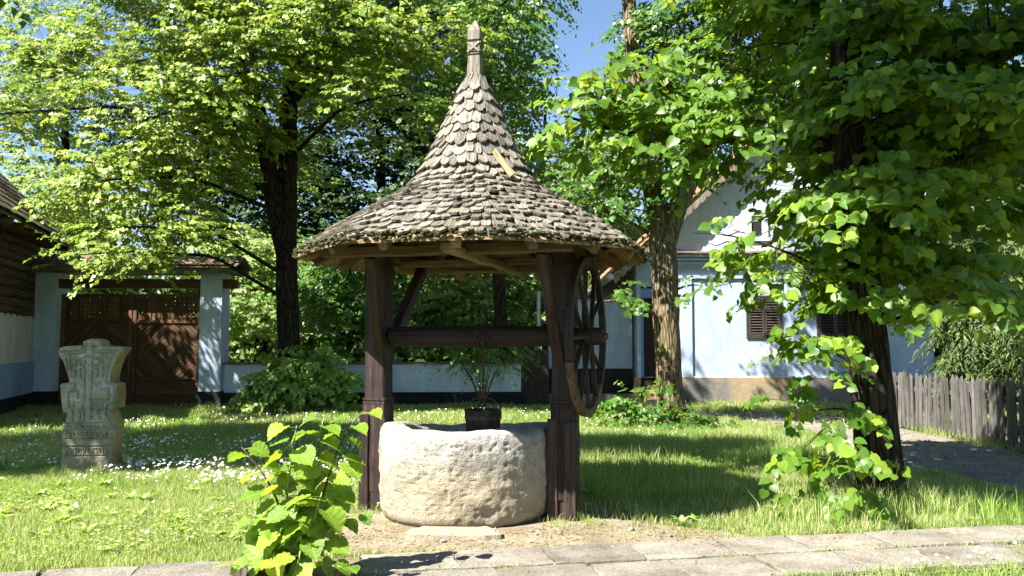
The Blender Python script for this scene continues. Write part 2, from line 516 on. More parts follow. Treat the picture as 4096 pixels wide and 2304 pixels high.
class MB:
    def __init__(self):
        self.v = []
        self.f = []
        self.r = []

    def add(self, vs, fs, rnd=0.0):
        b = len(self.v)
        self.v += [tuple(p) for p in vs]
        self.f += [tuple(b + i for i in f) for f in fs]
        self.r += [rnd] * len(vs)

    def box(self, x0, x1, y0, y1, z0, z1, rnd=0.0):
        self.add([(x0, y0, z0), (x1, y0, z0), (x1, y1, z0), (x0, y1, z0), (x0, y0, z1), (x1, y0, z1), (x1, y1, z1), (x0, y1, z1)],
                 [(0, 3, 2, 1), (4, 5, 6, 7), (0, 1, 5, 4), (1, 2, 6, 5), (2, 3, 7, 6), (3, 0, 4, 7)], rnd)

    def prism(self, poly, y0, y1, rnd=0.0):      # polygon in x,z; extruded along y
        n = len(poly)
        vs = [(x, y0, z) for x, z in poly] + [(x, y1, z) for x, z in poly]
        fs = [tuple(range(n)), tuple(range(2 * n - 1, n - 1, -1))]
        fs += [(i, i + n, (i + 1) % n + n, (i + 1) % n) for i in range(n)]
        self.add(vs, fs, rnd)

    def tube(self, pts, rad, sides=6, rnd=0.0, cap=True):
        pts = [Vector(p) for p in pts]
        if np.isscalar(rad):
            rad = [rad] * len(pts)
        b = len(self.v)
        ref = Vector((0, 0, 1))
        for i, p in enumerate(pts):
            d = (pts[min(i + 1, len(pts) - 1)] - pts[max(i - 1, 0)]).normalized()
            r_ = ref if abs(d.dot(ref)) < 0.95 else Vector((1, 0, 0))
            a = d.cross(r_).normalized()
            c = d.cross(a)
            for k in range(sides):
                t = 2 * math.pi * k / sides
                self.v.append(tuple(p + (a * math.cos(t) + c * math.sin(t)) * rad[i]))
                self.r.append(rnd)
        for i in range(len(pts) - 1):
            for k in range(sides):
                k2 = (k + 1) % sides
                self.f.append((b + i * sides + k, b + i * sides + k2, b + (i + 1) * sides + k2, b + (i + 1) * sides + k))
        if cap:
            self.f.append(tuple(b + k for k in reversed(range(sides))))
            e = b + (len(pts) - 1) * sides
            self.f.append(tuple(e + k for k in range(sides)))

    def mesh(self, name, smooth=False):
        me = bpy.data.meshes.new(name)
        me.from_pydata(self.v, [], self.f)
        if smooth:
            me.polygons.foreach_set('use_smooth', np.ones(len(me.polygons), dtype=bool))
        if any(self.r):
            a = me.attributes.new('rnd', 'FLOAT', 'POINT')
            a.data.foreach_set('value', np.array(self.r, dtype=np.float32))
        me.update()
        return me

    def build(self, name, mat, parent=None, smooth=False):
        return link(name, self.mesh(name, smooth), mat, parent)


def frame(p0, p1, up=(0, 0, 1)):
    p0, p1 = Vector(p0), Vector(p1)
    z = (p1 - p0)
    L = z.length
    z.normalize()
    u = Vector(up)
    if abs(z.dot(u.normalized())) > 0.98:
        u = Vector((0, 1, 0))
    x = u.cross(z).normalized()
    y = z.cross(x)
    m = Matrix((x, y, z)).transposed().to_4x4()
    m.translation = p0
    return m, L


def beam(name, p0, p1, w, h, mat, parent=None, ch=0.012, seg=5, jit=0.004, up=(0, 0, 1), taper=1.0):
    """hewn timber: local Z runs along the piece (grain)"""
    m, L = frame(p0, p1, up)
    mb = MB()
    cs = [(-w / 2 + ch, -h / 2), (w / 2 - ch, -h / 2), (w / 2, -h / 2 + ch), (w / 2, h / 2 - ch), (w / 2 - ch, h / 2), (-w / 2 + ch, h / 2), (-w / 2, h / 2 - ch), (-w / 2, -h / 2 + ch)]
    vs = []
    for i in range(seg + 1):
        t = i / seg
        s = 1 + (taper - 1) * t
        jx, jy = random.uniform(-jit, jit), random.uniform(-jit, jit)
        for (x, y) in cs:
            vs.append((x * s + jx + random.uniform(-jit, jit) * 0.5, y * s + jy + random.uniform(-jit, jit) * 0.5, L * t))
    fs = [tuple(reversed(range(8))), tuple(seg * 8 + k for k in range(8))]
    for i in range(seg):
        for k in range(8):
            k2 = (k + 1) % 8
            fs.append((i * 8 + k, i * 8 + k2, (i + 1) * 8 + k2, (i + 1) * 8 + k))
    mb.add(vs, fs)
    return link(name, mb.mesh(name), mat, parent, m)


# ------------------------------------------------------------------ leaves
def leaf_template(n=9, fold=0.22, droop=0.25, serr=0.0, wave=0.03, width=1.0):
    """heart-shaped linden blade: x across, y to the tip, z up; returns verts, tri faces"""
    ctrl = [(0.0, 0.0), (0.17, -0.085), (0.36, -0.06), (0.50, 0.08), (0.555, 0.27), (0.52, 0.46), (0.42, 0.63), (0.27, 0.78), (0.09, 0.91), (0.0, 1.03)]
    cx = np.array([c[0] for c in ctrl]) * width
    cy = np.array([c[1] for c in ctrl])
    t = np.linspace(0, len(ctrl) - 1, n)
    ox = np.interp(t, np.arange(len(ctrl)), cx)
    oy = np.interp(t, np.arange(len(ctrl)), cy)
    if serr:
        ox[1:-1] += serr * np.where(np.arange(1, n - 1) % 2 == 0, 1, -1)
    my = np.linspace(0, 1.05, n)
    V = []
    for k in range(n):
        V.append((0, my[k], 0))
    for s in (1, -1):
        for k in range(1, n - 1):
            V.append((s * ox[k], oy[k], fold * ox[k] + wave * math.sin(k * 2.1 + s)))
    V = np.array(V, dtype=np.float64)
    V[:, 2] -= droop * np.clip(V[:, 1], 0, 2) ** 2 * 0.5
    F = []
    for si, s in enumerate((1, -1)):
        b = n + si * (n - 2)
        idx = [0] + [b + k for k in range(n - 2)] + [n - 1]
        for k in range(n - 1):
            q = [k, idx[k], idx[k + 1], k + 1]
            q = list(dict.fromkeys(q))
            if len(q) < 3:
                continue
            tris = [q] if len(q) == 3 else [[q[0], q[1], q[2]], [q[0], q[2], q[3]]]
            for tr in tris:
                F.append(tr if s > 0 else tr[::-1])
    return V, np.array(F, dtype=np.int32)


L_NEAR = leaf_template(19, 0.16, 0.30, 0.012)
L_MID = leaf_template(6, 0.22, 0.30)
L_FAR = (np.array([(0, -0.05, 0), (0.50, 0.30, 0.10), (0, 1.0, -0.12), (-0.50, 0.30, 0.10)], dtype=np.float64), np.array([(0, 1, 2), (0, 2, 3)], dtype=np.int32))
L_NEEDLE = (np.array([(-0.09, 0, 0), (0.09, 0, 0), (0.11, 0.55, 0.05), (0, 1.0, -0.10), (-0.11, 0.55, 0.05)], dtype=np.float64), np.array([(0, 1, 2), (0, 2, 4), (2, 3, 4)], dtype=np.int32))


def norm(a):
    return a / np.maximum(np.linalg.norm(a, axis=-1, keepdims=True), 1e-9)


def leaf_frames(P, A, Nn, S):
    A = norm(A)
    Nn = norm(Nn - A * np.sum(Nn * A, axis=1, keepdims=True))
    B = np.cross(A, Nn)
    return P, B, A, Nn, S


def leaf_mesh(name, fr, tmpl, rng):
    P, B, A, Nn, S = fr[:5]
    tint = fr[5] if len(fr) > 5 else rng.random(len(P))
    TV, TF = tmpl
    n, k = len(P), len(TV)
    V = P[:, None, :] + S[:, None, None] * (TV[None, :, 0, None] * B[:, None, :] + TV[None, :, 1, None] * A[:, None, :] + TV[None, :, 2, None] * Nn[:, None, :])
    F = TF[None, :, :] + (np.arange(n) * k)[:, None, None]
    return mesh_np(name, V.reshape(-1, 3), F, 3, False, np.repeat(tint, k))


_CT, _ST = math.cos(R(3.742)), math.sin(R(3.742))


def pick_large(fr, n):
    """indices of the n leaves that show largest in the photograph (in the field of view and nearest)"""
    P, S = fr[0], fr[4]
    y, z = P[:, 1], P[:, 2] - 1.42
    d = y * _CT + z * _ST
    u = P[:, 0] / d
    v = (-y * _ST + z * _CT) / d
    ok = (np.abs(u) < 0.63) & (np.abs(v) < 0.36) & (d > 1)
    score = np.where(ok, S / d, -1)
    return np.argsort(-score)[:n]


def add_leaves(parent, fr, tmpl, mat, single=0, crown_name='crown', seed=1, single_tmpl=None):
    rng = np.random.default_rng(seed)
    n = len(fr[0])
    keep = np.ones(n, bool)
    if single:
        idx = pick_large(fr, min(single, n))
        keep[idx] = False
        meshes = []
        for q in range(4):
            TV, TF = single_tmpl or leaf_template(9, 0.12 + 0.07 * q, 0.15 + 0.12 * q, 0.0, 0.03)
            me = mesh_np('leaf', TV, TF, 3, True)
            me.materials.append(mat)
            meshes.append(me)
        P, B, A, Nn, S = fr[:5]
        for q, i in enumerate(idx):
            s = S[i]
            m = Matrix(((B[i][0] * s, A[i][0] * s, Nn[i][0] * s, P[i][0]), (B[i][1] * s, A[i][1] * s, Nn[i][1] * s, P[i][1]), (B[i][2] * s, A[i][2] * s, Nn[i][2] * s, P[i][2]), (0, 0, 0, 1)))
            link('leaf', meshes[q % 4], None, parent, m)
    if keep.any():
        fr2 = tuple(a[keep] for a in fr)
        o = link(crown_name, leaf_mesh(crown_name, fr2, tmpl, rng), mat, parent)
        o['kind'] = 'stuff'
        return o


def twig_leaves(vols, dens, L, K, size, seed, axis=None, up=0.15, droop=0.35, hang=0.55, tilt=0.5, shell=0.42, twig_r=0.0, lean=(0, 0), clump=0, cr=0.3):
    """leafy twigs spread through ellipsoids. returns leaf frames and a twig MB"""
    rng = np.random.default_rng(seed)
    ST, D, CC, TT = [], [], [], []
    for (cx, cy, cz, rx, ry, rz, *w) in vols:
        w = w[0] if w else 1.0
        area = 4.19 * (rx * ry + ry * rz + rx * rz)
        m = max(3, int(dens * area * w))
        hub = np.tile(np.array([cx, cy, cz]), (m, 1))
        tint = rng.random(m)
        d = norm(rng.normal(size=(m, 3)))
        r = rng.random(m) ** shell
        p = d * r[:, None] * np.array([rx, ry, rz])
        c = np.array([cx, cy, cz])
        if clump:
            nc = max(2, m // clump)
            dc = norm(rng.normal(size=(nc, 3)))
            dc[:, 2] = np.where(rng.random(nc) < 0.65, np.abs(dc[:, 2]), dc[:, 2])
            pc = dc * (rng.random(nc) ** 0.30)[:, None] * np.array([rx, ry, rz])
            wh = rng.integers(0, nc, m)
            tint = rng.random(nc)[wh]
            hub = hub + pc[wh]
            cs = cr * rng.uniform(0.6, 1.4, nc)
            p = pc[wh] + rng.normal(size=(m, 3)) * cs[wh][:, None] * np.array([1, 1, 0.38])
            p[:, 2] -= np.minimum(0.35 * np.sum((p - pc[wh])[:, :2] ** 2, axis=1) / cr, 0.25)
        out = norm(p / np.array([rx, ry, rz]) + 1e-6)
        if axis is not None:
            ax = c + p - np.array(axis)
            ax[:, 2] = 0
            out = norm(out + 0.8 * norm(ax))
        dd = out * np.array([1, 1, 0.35]) + rng.normal(size=(m, 3)) * np.array([0.45, 0.45, 0.2]) + np.array([lean[0], lean[1], up])
        ST.append(c + p)
        CC.append(hub)
        TT.append(tint)
        D.append(norm(dd))
    ST, D = np.concatenate(ST), np.concatenate(D)
    CC, TT = np.concatenate(CC), np.concatenate(TT)
    M = len(ST)
    Ls = L * rng.uniform(0.6, 1.3, M)
    t = (np.arange(K)[None, :] + rng.uniform(0.2, 1.0, (M, K))) / K
    dn = np.array([0, 0, -1.0])
    P = ST[:, None, :] + D[:, None, :] * (Ls[:, None] * t)[..., None] + dn * (droop * Ls[:, None] * t ** 2)[..., None]
    side = norm(np.cross(D, np.array([0, 0, 1.0])))
    sg = np.where((np.arange(K)[None, :] + rng.integers(0, 2, (M, 1))) % 2 == 0, 1.0, -1.0)
    A = D[:, None, :] * 0.55 + side[:, None, :] * (sg * rng.uniform(0.5, 1.0, (M, K)))[..., None] + dn * (hang * rng.uniform(0.3, 1.6, (M, K)))[..., None] + rng.normal(size=(M, K, 3)) * 0.18
    Nn = np.array([-0.22, -0.22, 0.85]) + D[:, None, :] * 0.55 + rng.normal(size=(M, K, 3)) * tilt
    S = size * rng.uniform(0.5, 1.35, (M, K)) * (1.1 - 0.35 * t)
    P = P + side[:, None, :] * (sg * S * 0.3)[..., None]
    fr = leaf_frames(P.reshape(-1, 3), A.reshape(-1, 3), Nn.reshape(-1, 3), S.ravel())
    fr = fr + (np.clip(0.55 * np.repeat(TT, K) + 0.45 * rng.random(M * K), 0, 0.999),)
    mb = None
    if twig_r:
        mb = MB()
        for i in range(M):
            p0 = ST[i] - D[i] * 0.12
            p1 = ST[i] + D[i] * Ls[i] * 0.5 + dn * droop * Ls[i] * 0.25
            p2 = ST[i] + D[i] * Ls[i] + dn * droop * Ls[i]
            if np.linalg.norm(CC[i] - p0) > 0.55:
                CC[i] = p0
            mb.tube([CC[i] * 0.8 + p0 * 0.2 - np.array([0, 0, 0.02]), p0, p1, p2], [twig_r * 1.3, twig_r, twig_r * 0.7, twig_r * 0.3], 3, 0, False)
    return fr, mb


def trunk_mesh(name, pts, rads, sides=30, step=0.07, amp=0.02, flare=0.0, seed=0):
    pts = np.array(pts, float)
    seg = np.linalg.norm(np.diff(pts, axis=0), axis=1)
    s = np.concatenate([[0], np.cumsum(seg)])
    n = max(4, int(s[-1] / step))
    t = np.linspace(0, s[-1], n)
    C = np.stack([np.interp(t, s, pts[:, k]) for k in range(3)], 1)
    for _ in range(3):
        C[1:-1] = (C[:-2] + 2 * C[1:-1] + C[2:]) / 4
    r = np.interp(t, s, rads)
    if flare:
        r = r * (1 + flare * np.exp(-t / 0.28))
    d = norm(np.gradient(C, axis=0))
    a = norm(np.cross(d, np.array([0.03, 1.0, 0.02])))
    c = np.cross(d, a)
    th = np.linspace(0, 2 * np.pi, sides, endpoint=False)
    dirs = a[:, None, :] * np.cos(th)[None, :, None] + c[:, None, :] * np.sin(th)[None, :, None]
    base = C[:, None, :] + dirs * r[:, None, None]
    q = np.stack([np.broadcast_to(np.cos(th), (n, sides)) * 5.2 + seed, np.broadcast_to(np.sin(th), (n, sides)) * 5.2, np.broadcast_to((t * 1.9)[:, None], (n, sides))], -1)
    dsp = np.abs(vn(q)) * 2.0 - 0.4 + 0.8 * fbm(np.stack([np.cos(th)[None, :] * 1.3 + 0 * t[:, None], np.sin(th)[None, :] * 1.3 + 0 * t[:, None], (t * 1.1)[:, None] + 0 * th[None, :]], -1) + seed, 3)
    V = base + dirs * (dsp * amp)[..., None]
    F = []
    i = np.arange(n - 1)[:, None] * sides
    k = np.arange(sides)[None, :]
    k2 = (k + 1) % sides
    F = np.stack([i + k, i + k2, i + sides + k2, i + sides + k], -1)
    return mesh_np(name, V.reshape(-1, 3), F, 4, True)


def limb(parent, pts, rads, mat, amp=0.008, sides=10, seed=0):
    return link('branch', trunk_mesh('branch', pts, rads, sides, 0.15, amp, 0, seed), mat, parent)


# ================================================================== THE SETTING
def noisy_sheet(name, poly, z, mat, amp=0.12, step=0.12, kind='structure', seed=0):
    pts = []
    n = len(poly)
    for i in range(n):
        a, b = np.array(poly[i]), np.array(poly[(i + 1) % n])
        k = max(1, int(np.linalg.norm(b - a) / step))
        for j in range(k):
            pts.append(a + (b - a) * j / k)
    pts = np.array(pts)
    q = np.concatenate([pts * 1.7, np.full((len(pts), 1), seed)], 1)
    pts = pts + np.stack([fbm(q), fbm(q + 31.7)], 1) * amp * 2
    me = bpy.data.meshes.new(name)
    me.from_pydata([(x, y, z) for x, y in pts], [], [tuple(range(len(pts)))])
    me.update()
    o = link(name, me, mat)
    if o.data.polygons[0].normal.z < 0:
        me.flip_normals()
    o['kind'] = kind
    return o, pts


me = bpy.data.meshes.new('ground')
gx = [-400, -60, -14, 0, 14, 60, 400]
gv = [(x, y, 0) for y in (-300, -30, 0, 10, 24, 80, 900) for x in gx]
gf = [(r * 7 + c, r * 7 + c + 1, (r + 1) * 7 + c + 1, (r + 1) * 7 + c) for r in range(6) for c in range(6)]
me.from_pydata(gv, [], gf)
me.update()
tag(link('ground', me, MATS['lawn_soil']), 'grassy ground of the courtyard reaching to the horizon', None, None, 'structure')

SOIL_POLY = [(-1.5, 6.5), (-1.45, 5.6), (0.0, 5.6), (1.1, 5.8), (1.9, 6.0), (1.6, 6.3), (1.05, 6.6), (0.8, 7.4), (-0.3, 7.8), (-1.3, 7.3)]
soil, SOIL_P = noisy_sheet('bare_earth', SOIL_POLY, 0.004, M_SOIL, 0.10)
tag(soil, 'trodden sandy earth around the well')
GRAVEL_POLY = [(9, 5.7), (6.4, 6.5), (4.9, 7.6), (4.45, 9.3), (4.5, 11.2), (4.6, 13.0), (3.8, 14.6), (2.2, 15.6), (-0.5, 16.4), (-0.5, 17.0), (3.0, 16.9), (5.2, 16.6), (6.2, 15.8), (6.3, 13.5), (6.5, 10.8), (6.6, 8.8), (9.5, 7.6)]
gravel, GRAVEL_P = noisy_sheet('gravel_walk', GRAVEL_POLY, 0.004, M_GRAVEL, 0.10, seed=5)
tag(gravel, 'grey gravel walk running along the picket fence to the house')

# slab path in front of the well
PA = math.atan2(6.38 - 5.11, 3.9 + 3.11)
PU = Vector((math.cos(PA), math.sin(PA), 0))
PV = Vector((math.sin(PA), -math.cos(PA), 0))          # towards the camera
PO = Vector((-3.11, 5.11, 0))


def path_uv(x, y):
    dx, dy = x - PO.x, y - PO.y
    return dx * PU.x + dy * PU.y, dx * PV.x + dy * PV.y


mb = MB()
mb.add([PO + PU * a + PV * b + Vector((0, 0, 0.008)) for a, b in ((-3, -0.03), (12, -0.03), (12, 0.98), (-3, 0.98))], [(0, 3, 2, 1)])
path = mb.build('slab_path', M_SAND)
tag(path, 'path of old pebbled concrete slabs with grass in the joints', None, None, 'structure')


def slab_mesh(w, l, seed):
    """worn slab, local x along the path, y across"""
    rg = random.Random(seed)
    mb = MB()
    n = 6
    out = []
    for (x0, y0, x1, y1) in ((0, 0, w, 0), (w, 0, w, l), (w, l, 0, l), (0, l, 0, 0)):
        for k in range(n):
            t = k / n
            out.append((x0 + (x1 - x0) * t + rg.uniform(-.012, .012), y0 + (y1 - y0) * t + rg.uniform(-.012, .012)))
    m = len(out)
    cx, cy = w / 2, l / 2
    z1, z2 = 0.018, 0.0205
    vs = [(x, y, 0.0) for x, y in out] + [(x, y, z1) for x, y in out] + [(cx + (x - cx) * 0.985, cy + (y - cy) * 0.98, z2 + rg.uniform(-.002, .002)) for x, y in out]
    fs = []
    for k in range(m):
        k2 = (k + 1) % m
        fs += [(k, k2, m + k2, m + k), (m + k, m + k2, 2 * m + k2, 2 * m + k)]
    fs.append(tuple(2 * m + k for k in range(m)))
    mb.add(vs, fs)
    return mb.mesh('paving_slab')


STUMP = Vector((-1.42, 4.98, 0))
rr = random.Random(12)
for row, (b0, bw) in enumerate(((0.0, 0.44), (0.47, 0.46))):
    a = -2.6 + 0.33 * row
    while a < 10.5:
        w = rr.uniform(0.50, 0.74)
        gap = rr.uniform(0.012, 0.03)
        c = PO + PU * (a + w / 2) + PV * (b0 + bw / 2)
        if (c - STUMP).length > 0.42 and not (row == 1 and a > 6.3):
            sk = rr.uniform(-0.02, 0.02)
            m = Matrix.Translation(PO + PU * a + PV * (b0 + bw) + Vector((0, 0, 0.0095 + rr.uniform(-.001, .005)))) @ Matrix.Rotation(PA + sk, 4, 'Z')
            s = link('paving_slab', slab_mesh(w, bw - rr.uniform(0, .02), rr.random()), M_SLAB, path, m)
        a += w + gap

# ================================================================== WELL CANOPY
CAN = Vector((-0.315, 6.94, 0))
CROT = R(-14)
canopy = empty('well_canopy', CAN, CROT)
tag(canopy, 'wooden well shelter with a flared pointed shingle roof on two dark posts', 'well shelter')

PROF = [(0.055, 3.73), (0.10, 3.62), (0.275, 3.21), (0.40, 2.95), (0.535, 2.735), (0.68, 2.63), (0.865, 2.52), (1.17, 2.335), (1.43, 2.145)]
pr = np.array(PROF)
ps = np.concatenate([[0], np.cumsum(np.linalg.norm(np.diff(pr, axis=0), axis=1))])
PLEN = ps[-1]


def prof(s):
    return float(np.interp(s, ps, pr[:, 0])), float(np.interp(s, ps, pr[:, 1]))


def octf(phi):
    q = (phi % (math.pi / 4)) - math.pi / 8
    return math.cos(math.pi / 8) / math.cos(q) * 1.045


def roof_pt(phi, s, off=0.0):
    r, z = prof(s)
    k = min(1.0, max(0.0, (s - 0.1) / PLEN)) * 0.85
    f = 1 + (octf(phi + math.pi / 8) - 1) * k
    return Vector((r * f * math.cos(phi), r * f * math.sin(phi), z + off))


def roof_frame(phi, s):
    p = roof_pt(phi, s)
    dn = (roof_pt(phi, min(PLEN, s + 0.03)) - roof_pt(phi, max(0, s - 0.05))).normalized()
    tg = (roof_pt(phi + 0.04, s) - roof_pt(phi - 0.04, s)).normalized()
    nrm = tg.cross(dn)
    if nrm.z < 0:
        nrm = -nrm
    nrm = (nrm - dn * nrm.dot(dn)).normalized()
    x = dn.cross(nrm) * -1
    return p, x, dn, nrm


# sheathing shell under the shingles
mb = MB()
ns, na = 14, 64
vs = []
for i in range(ns + 1):
    s = PLEN * i / ns
    for k in range(na):
        ph = 2 * math.pi * k / na
        vs.append(roof_pt(ph, s, -0.02))
for i in range(ns + 1):
    s = PLEN * i / ns
    for k in range(na):
        ph = 2 * math.pi * k / na
        vs.append(roof_pt(ph, s, -0.04))
fs = []
o2 = (ns + 1) * na
for i in range(ns):
    for k in range(na):
        k2 = (k + 1) % na
        a, b, c, d = i * na + k, i * na + k2, (i + 1) * na + k2, (i + 1) * na + k
        fs.append((a, d, c, b))
        fs.append((o2 + a, o2 + b, o2 + c, o2 + d))
for k in range(na):
    k2 = (k + 1) % na
    fs.append((ns * na + k, o2 + ns * na + k, o2 + ns * na + k2, ns * na + k2))
mb.add(vs, fs)
roof = mb.build('roof', M_SOFFIT, canopy)
roof['label'] = 'flared conical roof of weathered grey shingles with mossy eaves'


def shingle_mesh(seed):
    """local: x width 1, y = down the slope (0 at the butt end top ... tip at 0), z out. unit width; length in metres"""
    rg = random.Random(seed)
    L = 0.21
    tip = rg.uniform(0.028, 0.048)
    cl, cr = [(0.30, 0.30), (0.42, 0.22), (0.18, 0.45), (0.36, 0.36), (0.25, 0.12), (0.33, 0.4)][seed % 6]
    h = 0.5
    out = [(-h, -L), (h, -L), (h, -tip + rg.uniform(-.008, .008)), (h - cr, rg.uniform(-.008, .006)), (-h + cl, rg.uniform(-.008, .006)), (-h, -tip + rg.uniform(-.008, .008))]
    th = 0.019
    vs = []
    warp = rg.uniform(-.006, .006)
    for z0 in (0, 1):
        for (x, y) in out:
            lift = (y + L) / L
            vs.append((x, y, (z0 * th * (0.55 + 0.45 * lift)) + warp * x * 2 * lift))
    n = len(out)
    fs = [tuple(reversed(range(n))), tuple(range(n, 2 * n))]
    fs += [(k, (k + 1) % n, (k + 1) % n + n, k + n) for k in range(n)]
    mb = MB()
    mb.add(vs, fs)
    return mb


SH = []
for q in range(6):
    SH.append((shingle_mesh(q), shingle_mesh(q).mesh('shingle'), shingle_mesh(q).mesh('shingle')))
    SH[q][1].materials.append(M_SHINGLE)
    SH[q][2].materials.append(M_SHINGLE2)
rows = []
s = 0.24
while s < PLEN + 0.02:
    rows.append(min(s, PLEN))
    s += 0.110 if s < 1.1 else 0.098
rg = random.Random(5)
items = []
camL = Matrix.Rotation(-CROT, 3, 'Z') @ (Vector((0, 0, 1.42)) - CAN)
for ri, s in enumerate(rows):
    r, z = prof(s)
    nsh = max(9, int(round(2 * math.pi * r / 0.086)))
    w = 2 * math.pi * r / nsh
    a0 = rg.random()
    lower = s > 1.15
    edges = np.cumsum([rg.uniform(0.72, 1.28) for _ in range(nsh)])
    edges = edges / edges[-1] * 2 * math.pi
    prev = 0.0
    for k in range(nsh):
        ph = (prev + edges[k]) / 2 + a0
        wk = (edges[k] - prev) * r * octf(ph) / 1.0
        prev = edges[k]
        p, x, dn, nr = roof_frame(ph, s)
        slip = rg.uniform(-0.026, 0.020) * (1.3 if lower else 1.0)
        tilt = (0.07 + rg.uniform(0, 0.09)) * (1.5 if lower else 1.1)
        if lower and rg.random() < 0.06:
            tilt += rg.uniform(0.08, 0.2)
        dn2 = (dn * math.cos(tilt) + nr * math.sin(tilt)).normalized()
        nr2 = (nr * math.cos(tilt) - dn * math.sin(tilt)).normalized()
        yaw = rg.uniform(-0.07, 0.07)
        x2 = (x * math.cos(yaw) + dn2 * math.sin(yaw)).normalized()
        dn3 = nr2.cross(x2).normalized()
        if dn3.dot(dn2) < 0:
            dn3 = -dn3
        p = p + dn * slip + nr * 0.012
        ww = wk * rg.uniform(0.90, 0.985)
        m = Matrix(((x2.x * ww, dn3.x, nr2.x, p.x), (x2.y * ww, dn3.y, nr2.y, p.y), (x2.z * ww, dn3.z, nr2.z, p.z), (0, 0, 0, 1)))
        view = (camL - p).normalized()
        fac = max(0.0, view.dot(nr))
        mossy = lower and (ph % (2 * math.pi) > math.pi * 1.55 or s > PLEN - 0.16) and rg.random() < 0.75
        items.append((fac * wk / (camL - p).length, m, rg.randrange(6), mossy))
items.sort(key=lambda t: -t[0])
for sc_, m, q, mossy in items[:300]:
    link('shingle', SH[q][2 if mossy else 1], None, roof, m)
mb = MB()
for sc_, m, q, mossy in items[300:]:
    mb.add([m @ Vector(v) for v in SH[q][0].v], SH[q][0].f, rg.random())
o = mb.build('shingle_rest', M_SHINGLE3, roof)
o.name = 'shingle_covering'
o['kind'] = 'stuff'
# one fresh replacement shingle on the right of the cone
p, x, dn, nr = roof_frame(R(-52), 1.00)
mb = MB()
mb.prism([(-0.03, -0.22), (0.03, -0.24), (0.028, 0.03), (-0.01, 0.05)], 0, 0.018)
o = link('split_batten', mb.mesh('split_batten'), M_NEWWOOD, roof)
zz = (dn * -1 + x * -0.38).normalized()
yy = nr
xx = yy.cross(zz).normalized()
o.matrix_local = Matrix(((xx.x, yy.x, zz.x, p.x), (xx.y, yy.y, zz.y, p.y), (xx.z, yy.z, zz.z, p.z), (0, 0, 0, 1))) @ Matrix.Translation((0, 0.075, 0.05))
o['label'] = 'pale fresh split shingle on the grey roof'

# moss along the eaves
V, F = [], []
rg = np.random.default_rng(9)
ico = [(0, 0, 1), (.89, 0, .45), (.28, .85, .45), (-.72, .53, .45), (-.72, -.53, .45), (.28, -.85, .45), (.72, .53, -.45), (-.28, .85, -.45), (-.89, 0, -.45), (-.28, -.85, -.45), (.72, -.53, -.45), (0, 0, -1)]
icf = [(0, 1, 2), (0, 2, 3), (0, 3, 4), (0, 4, 5), (0, 5, 1), (1, 6, 2), (2, 7, 3), (3, 8, 4), (4, 9, 5), (5, 10, 1), (6, 7, 2), (7, 8, 3), (8, 9, 4), (9, 10, 5), (10, 6, 1), (11, 7, 6), (11, 8, 7), (11, 9, 8), (11, 10, 9), (11, 6, 10)]
ico = np.array(ico)
mb = MB()
for k in range(900):
    ph = rg.uniform(0, 2 * math.pi)
    if vn(np.array([[ph * 2.5, 1.2, 3.3]]))[0] < -0.12:
        continue
    s = PLEN - abs(rg.normal(0, 0.035)) + 0.012
    p = roof_pt(ph, min(s, PLEN), rg.uniform(-0.035, 0.03))
    k2 = (s - PLEN) if s > PLEN else 0
    p = p + Vector((math.cos(ph), math.sin(ph), 0)) * (k2 + 0.012)
    rad = rg.uniform(0.008, 0.022)
    vv = ico * rad * rg.uniform(0.6, 1.3, (12, 1)) * np.array([1.3, 1.3, 0.7]) + np.array(p)
    mb.add([tuple(v) for v in vv], icf, rg.random())
o = mb.build('moss', M_MOSS, roof)
o['kind'] = 'stuff'

# finial
fin = MB()
hw = 0.054


def fin_ring(w, z):
    return [(-w, -w, z), (w, -w, z), (w, w, z), (-w, w, z)]


prof_f = [(hw * 1.12, 3.60), (hw * 1.08, 3.74), (hw, 3.80), (hw * 0.98, 3.862), (hw * 0.72, 3.866), (hw * 0.72, 3.876), (hw * 0.98, 3.88), (hw * 0.98, 3.887), (hw * 0.72, 3.891), (hw * 0.72, 3.899),
          (hw * 0.98, 3.903), (hw, 3.980), (hw * 0.70, 3.985), (hw * 0.70, 4.000), (hw, 4.004), (hw * 1.03, 4.085), (hw * 0.12, 4.185)]
vs = []
for w, z in prof_f:
    vs += fin_ring(w, z)
fs = []
for i in range(len(prof_f) - 1):
    for k in range(4):
        k2 = (k + 1) % 4
        fs.append((i * 4 + k, i * 4 + k2, i * 4 + 4 + k2, i * 4 + 4 + k))
e = (len(prof_f) - 1) * 4
fs.append((e, e + 1, e + 2, e + 3))
fin.add(vs, fs)
finial = fin.build('finial', M_FINIAL, canopy)
finial['label'] = 'square carved wooden finial with a pointed tip and cut crosses'
for side in range(4):
    for sgn in (1, -1):
        mb = MB()
        a = Vector((-hw * 0.95, 0, 3.895))
        b = Vector((hw * 0.95, 0, 3.978))
        if sgn < 0:
            a, b = Vector((-hw * 0.95, 0, 3.978)), Vector((hw * 0.95, 0, 3.895))
        d = (b - a).normalized()
        n_ = Vector((-d.z, 0, d.x)) * 0.008
        yy = -hw * 1.0 - (0.009 if sgn > 0 else 0.008)
        vs = [a - n_, b - n_, b + n_, a + n_]
        mb.add([(v.x, yy, v.z) for v in vs] + [(v.x, yy + 0.014, v.z) for v in vs], [(0, 1, 2, 3), (7, 6, 5, 4), (0, 4, 5, 1), (1, 5, 6, 2), (2, 6, 7, 3), (3, 7, 4, 0)])
        link('carved_cross', mb.mesh('carved_cross'), M_FINIAL, finial, Matrix.Rotation(side * math.pi / 2, 4, 'Z'))

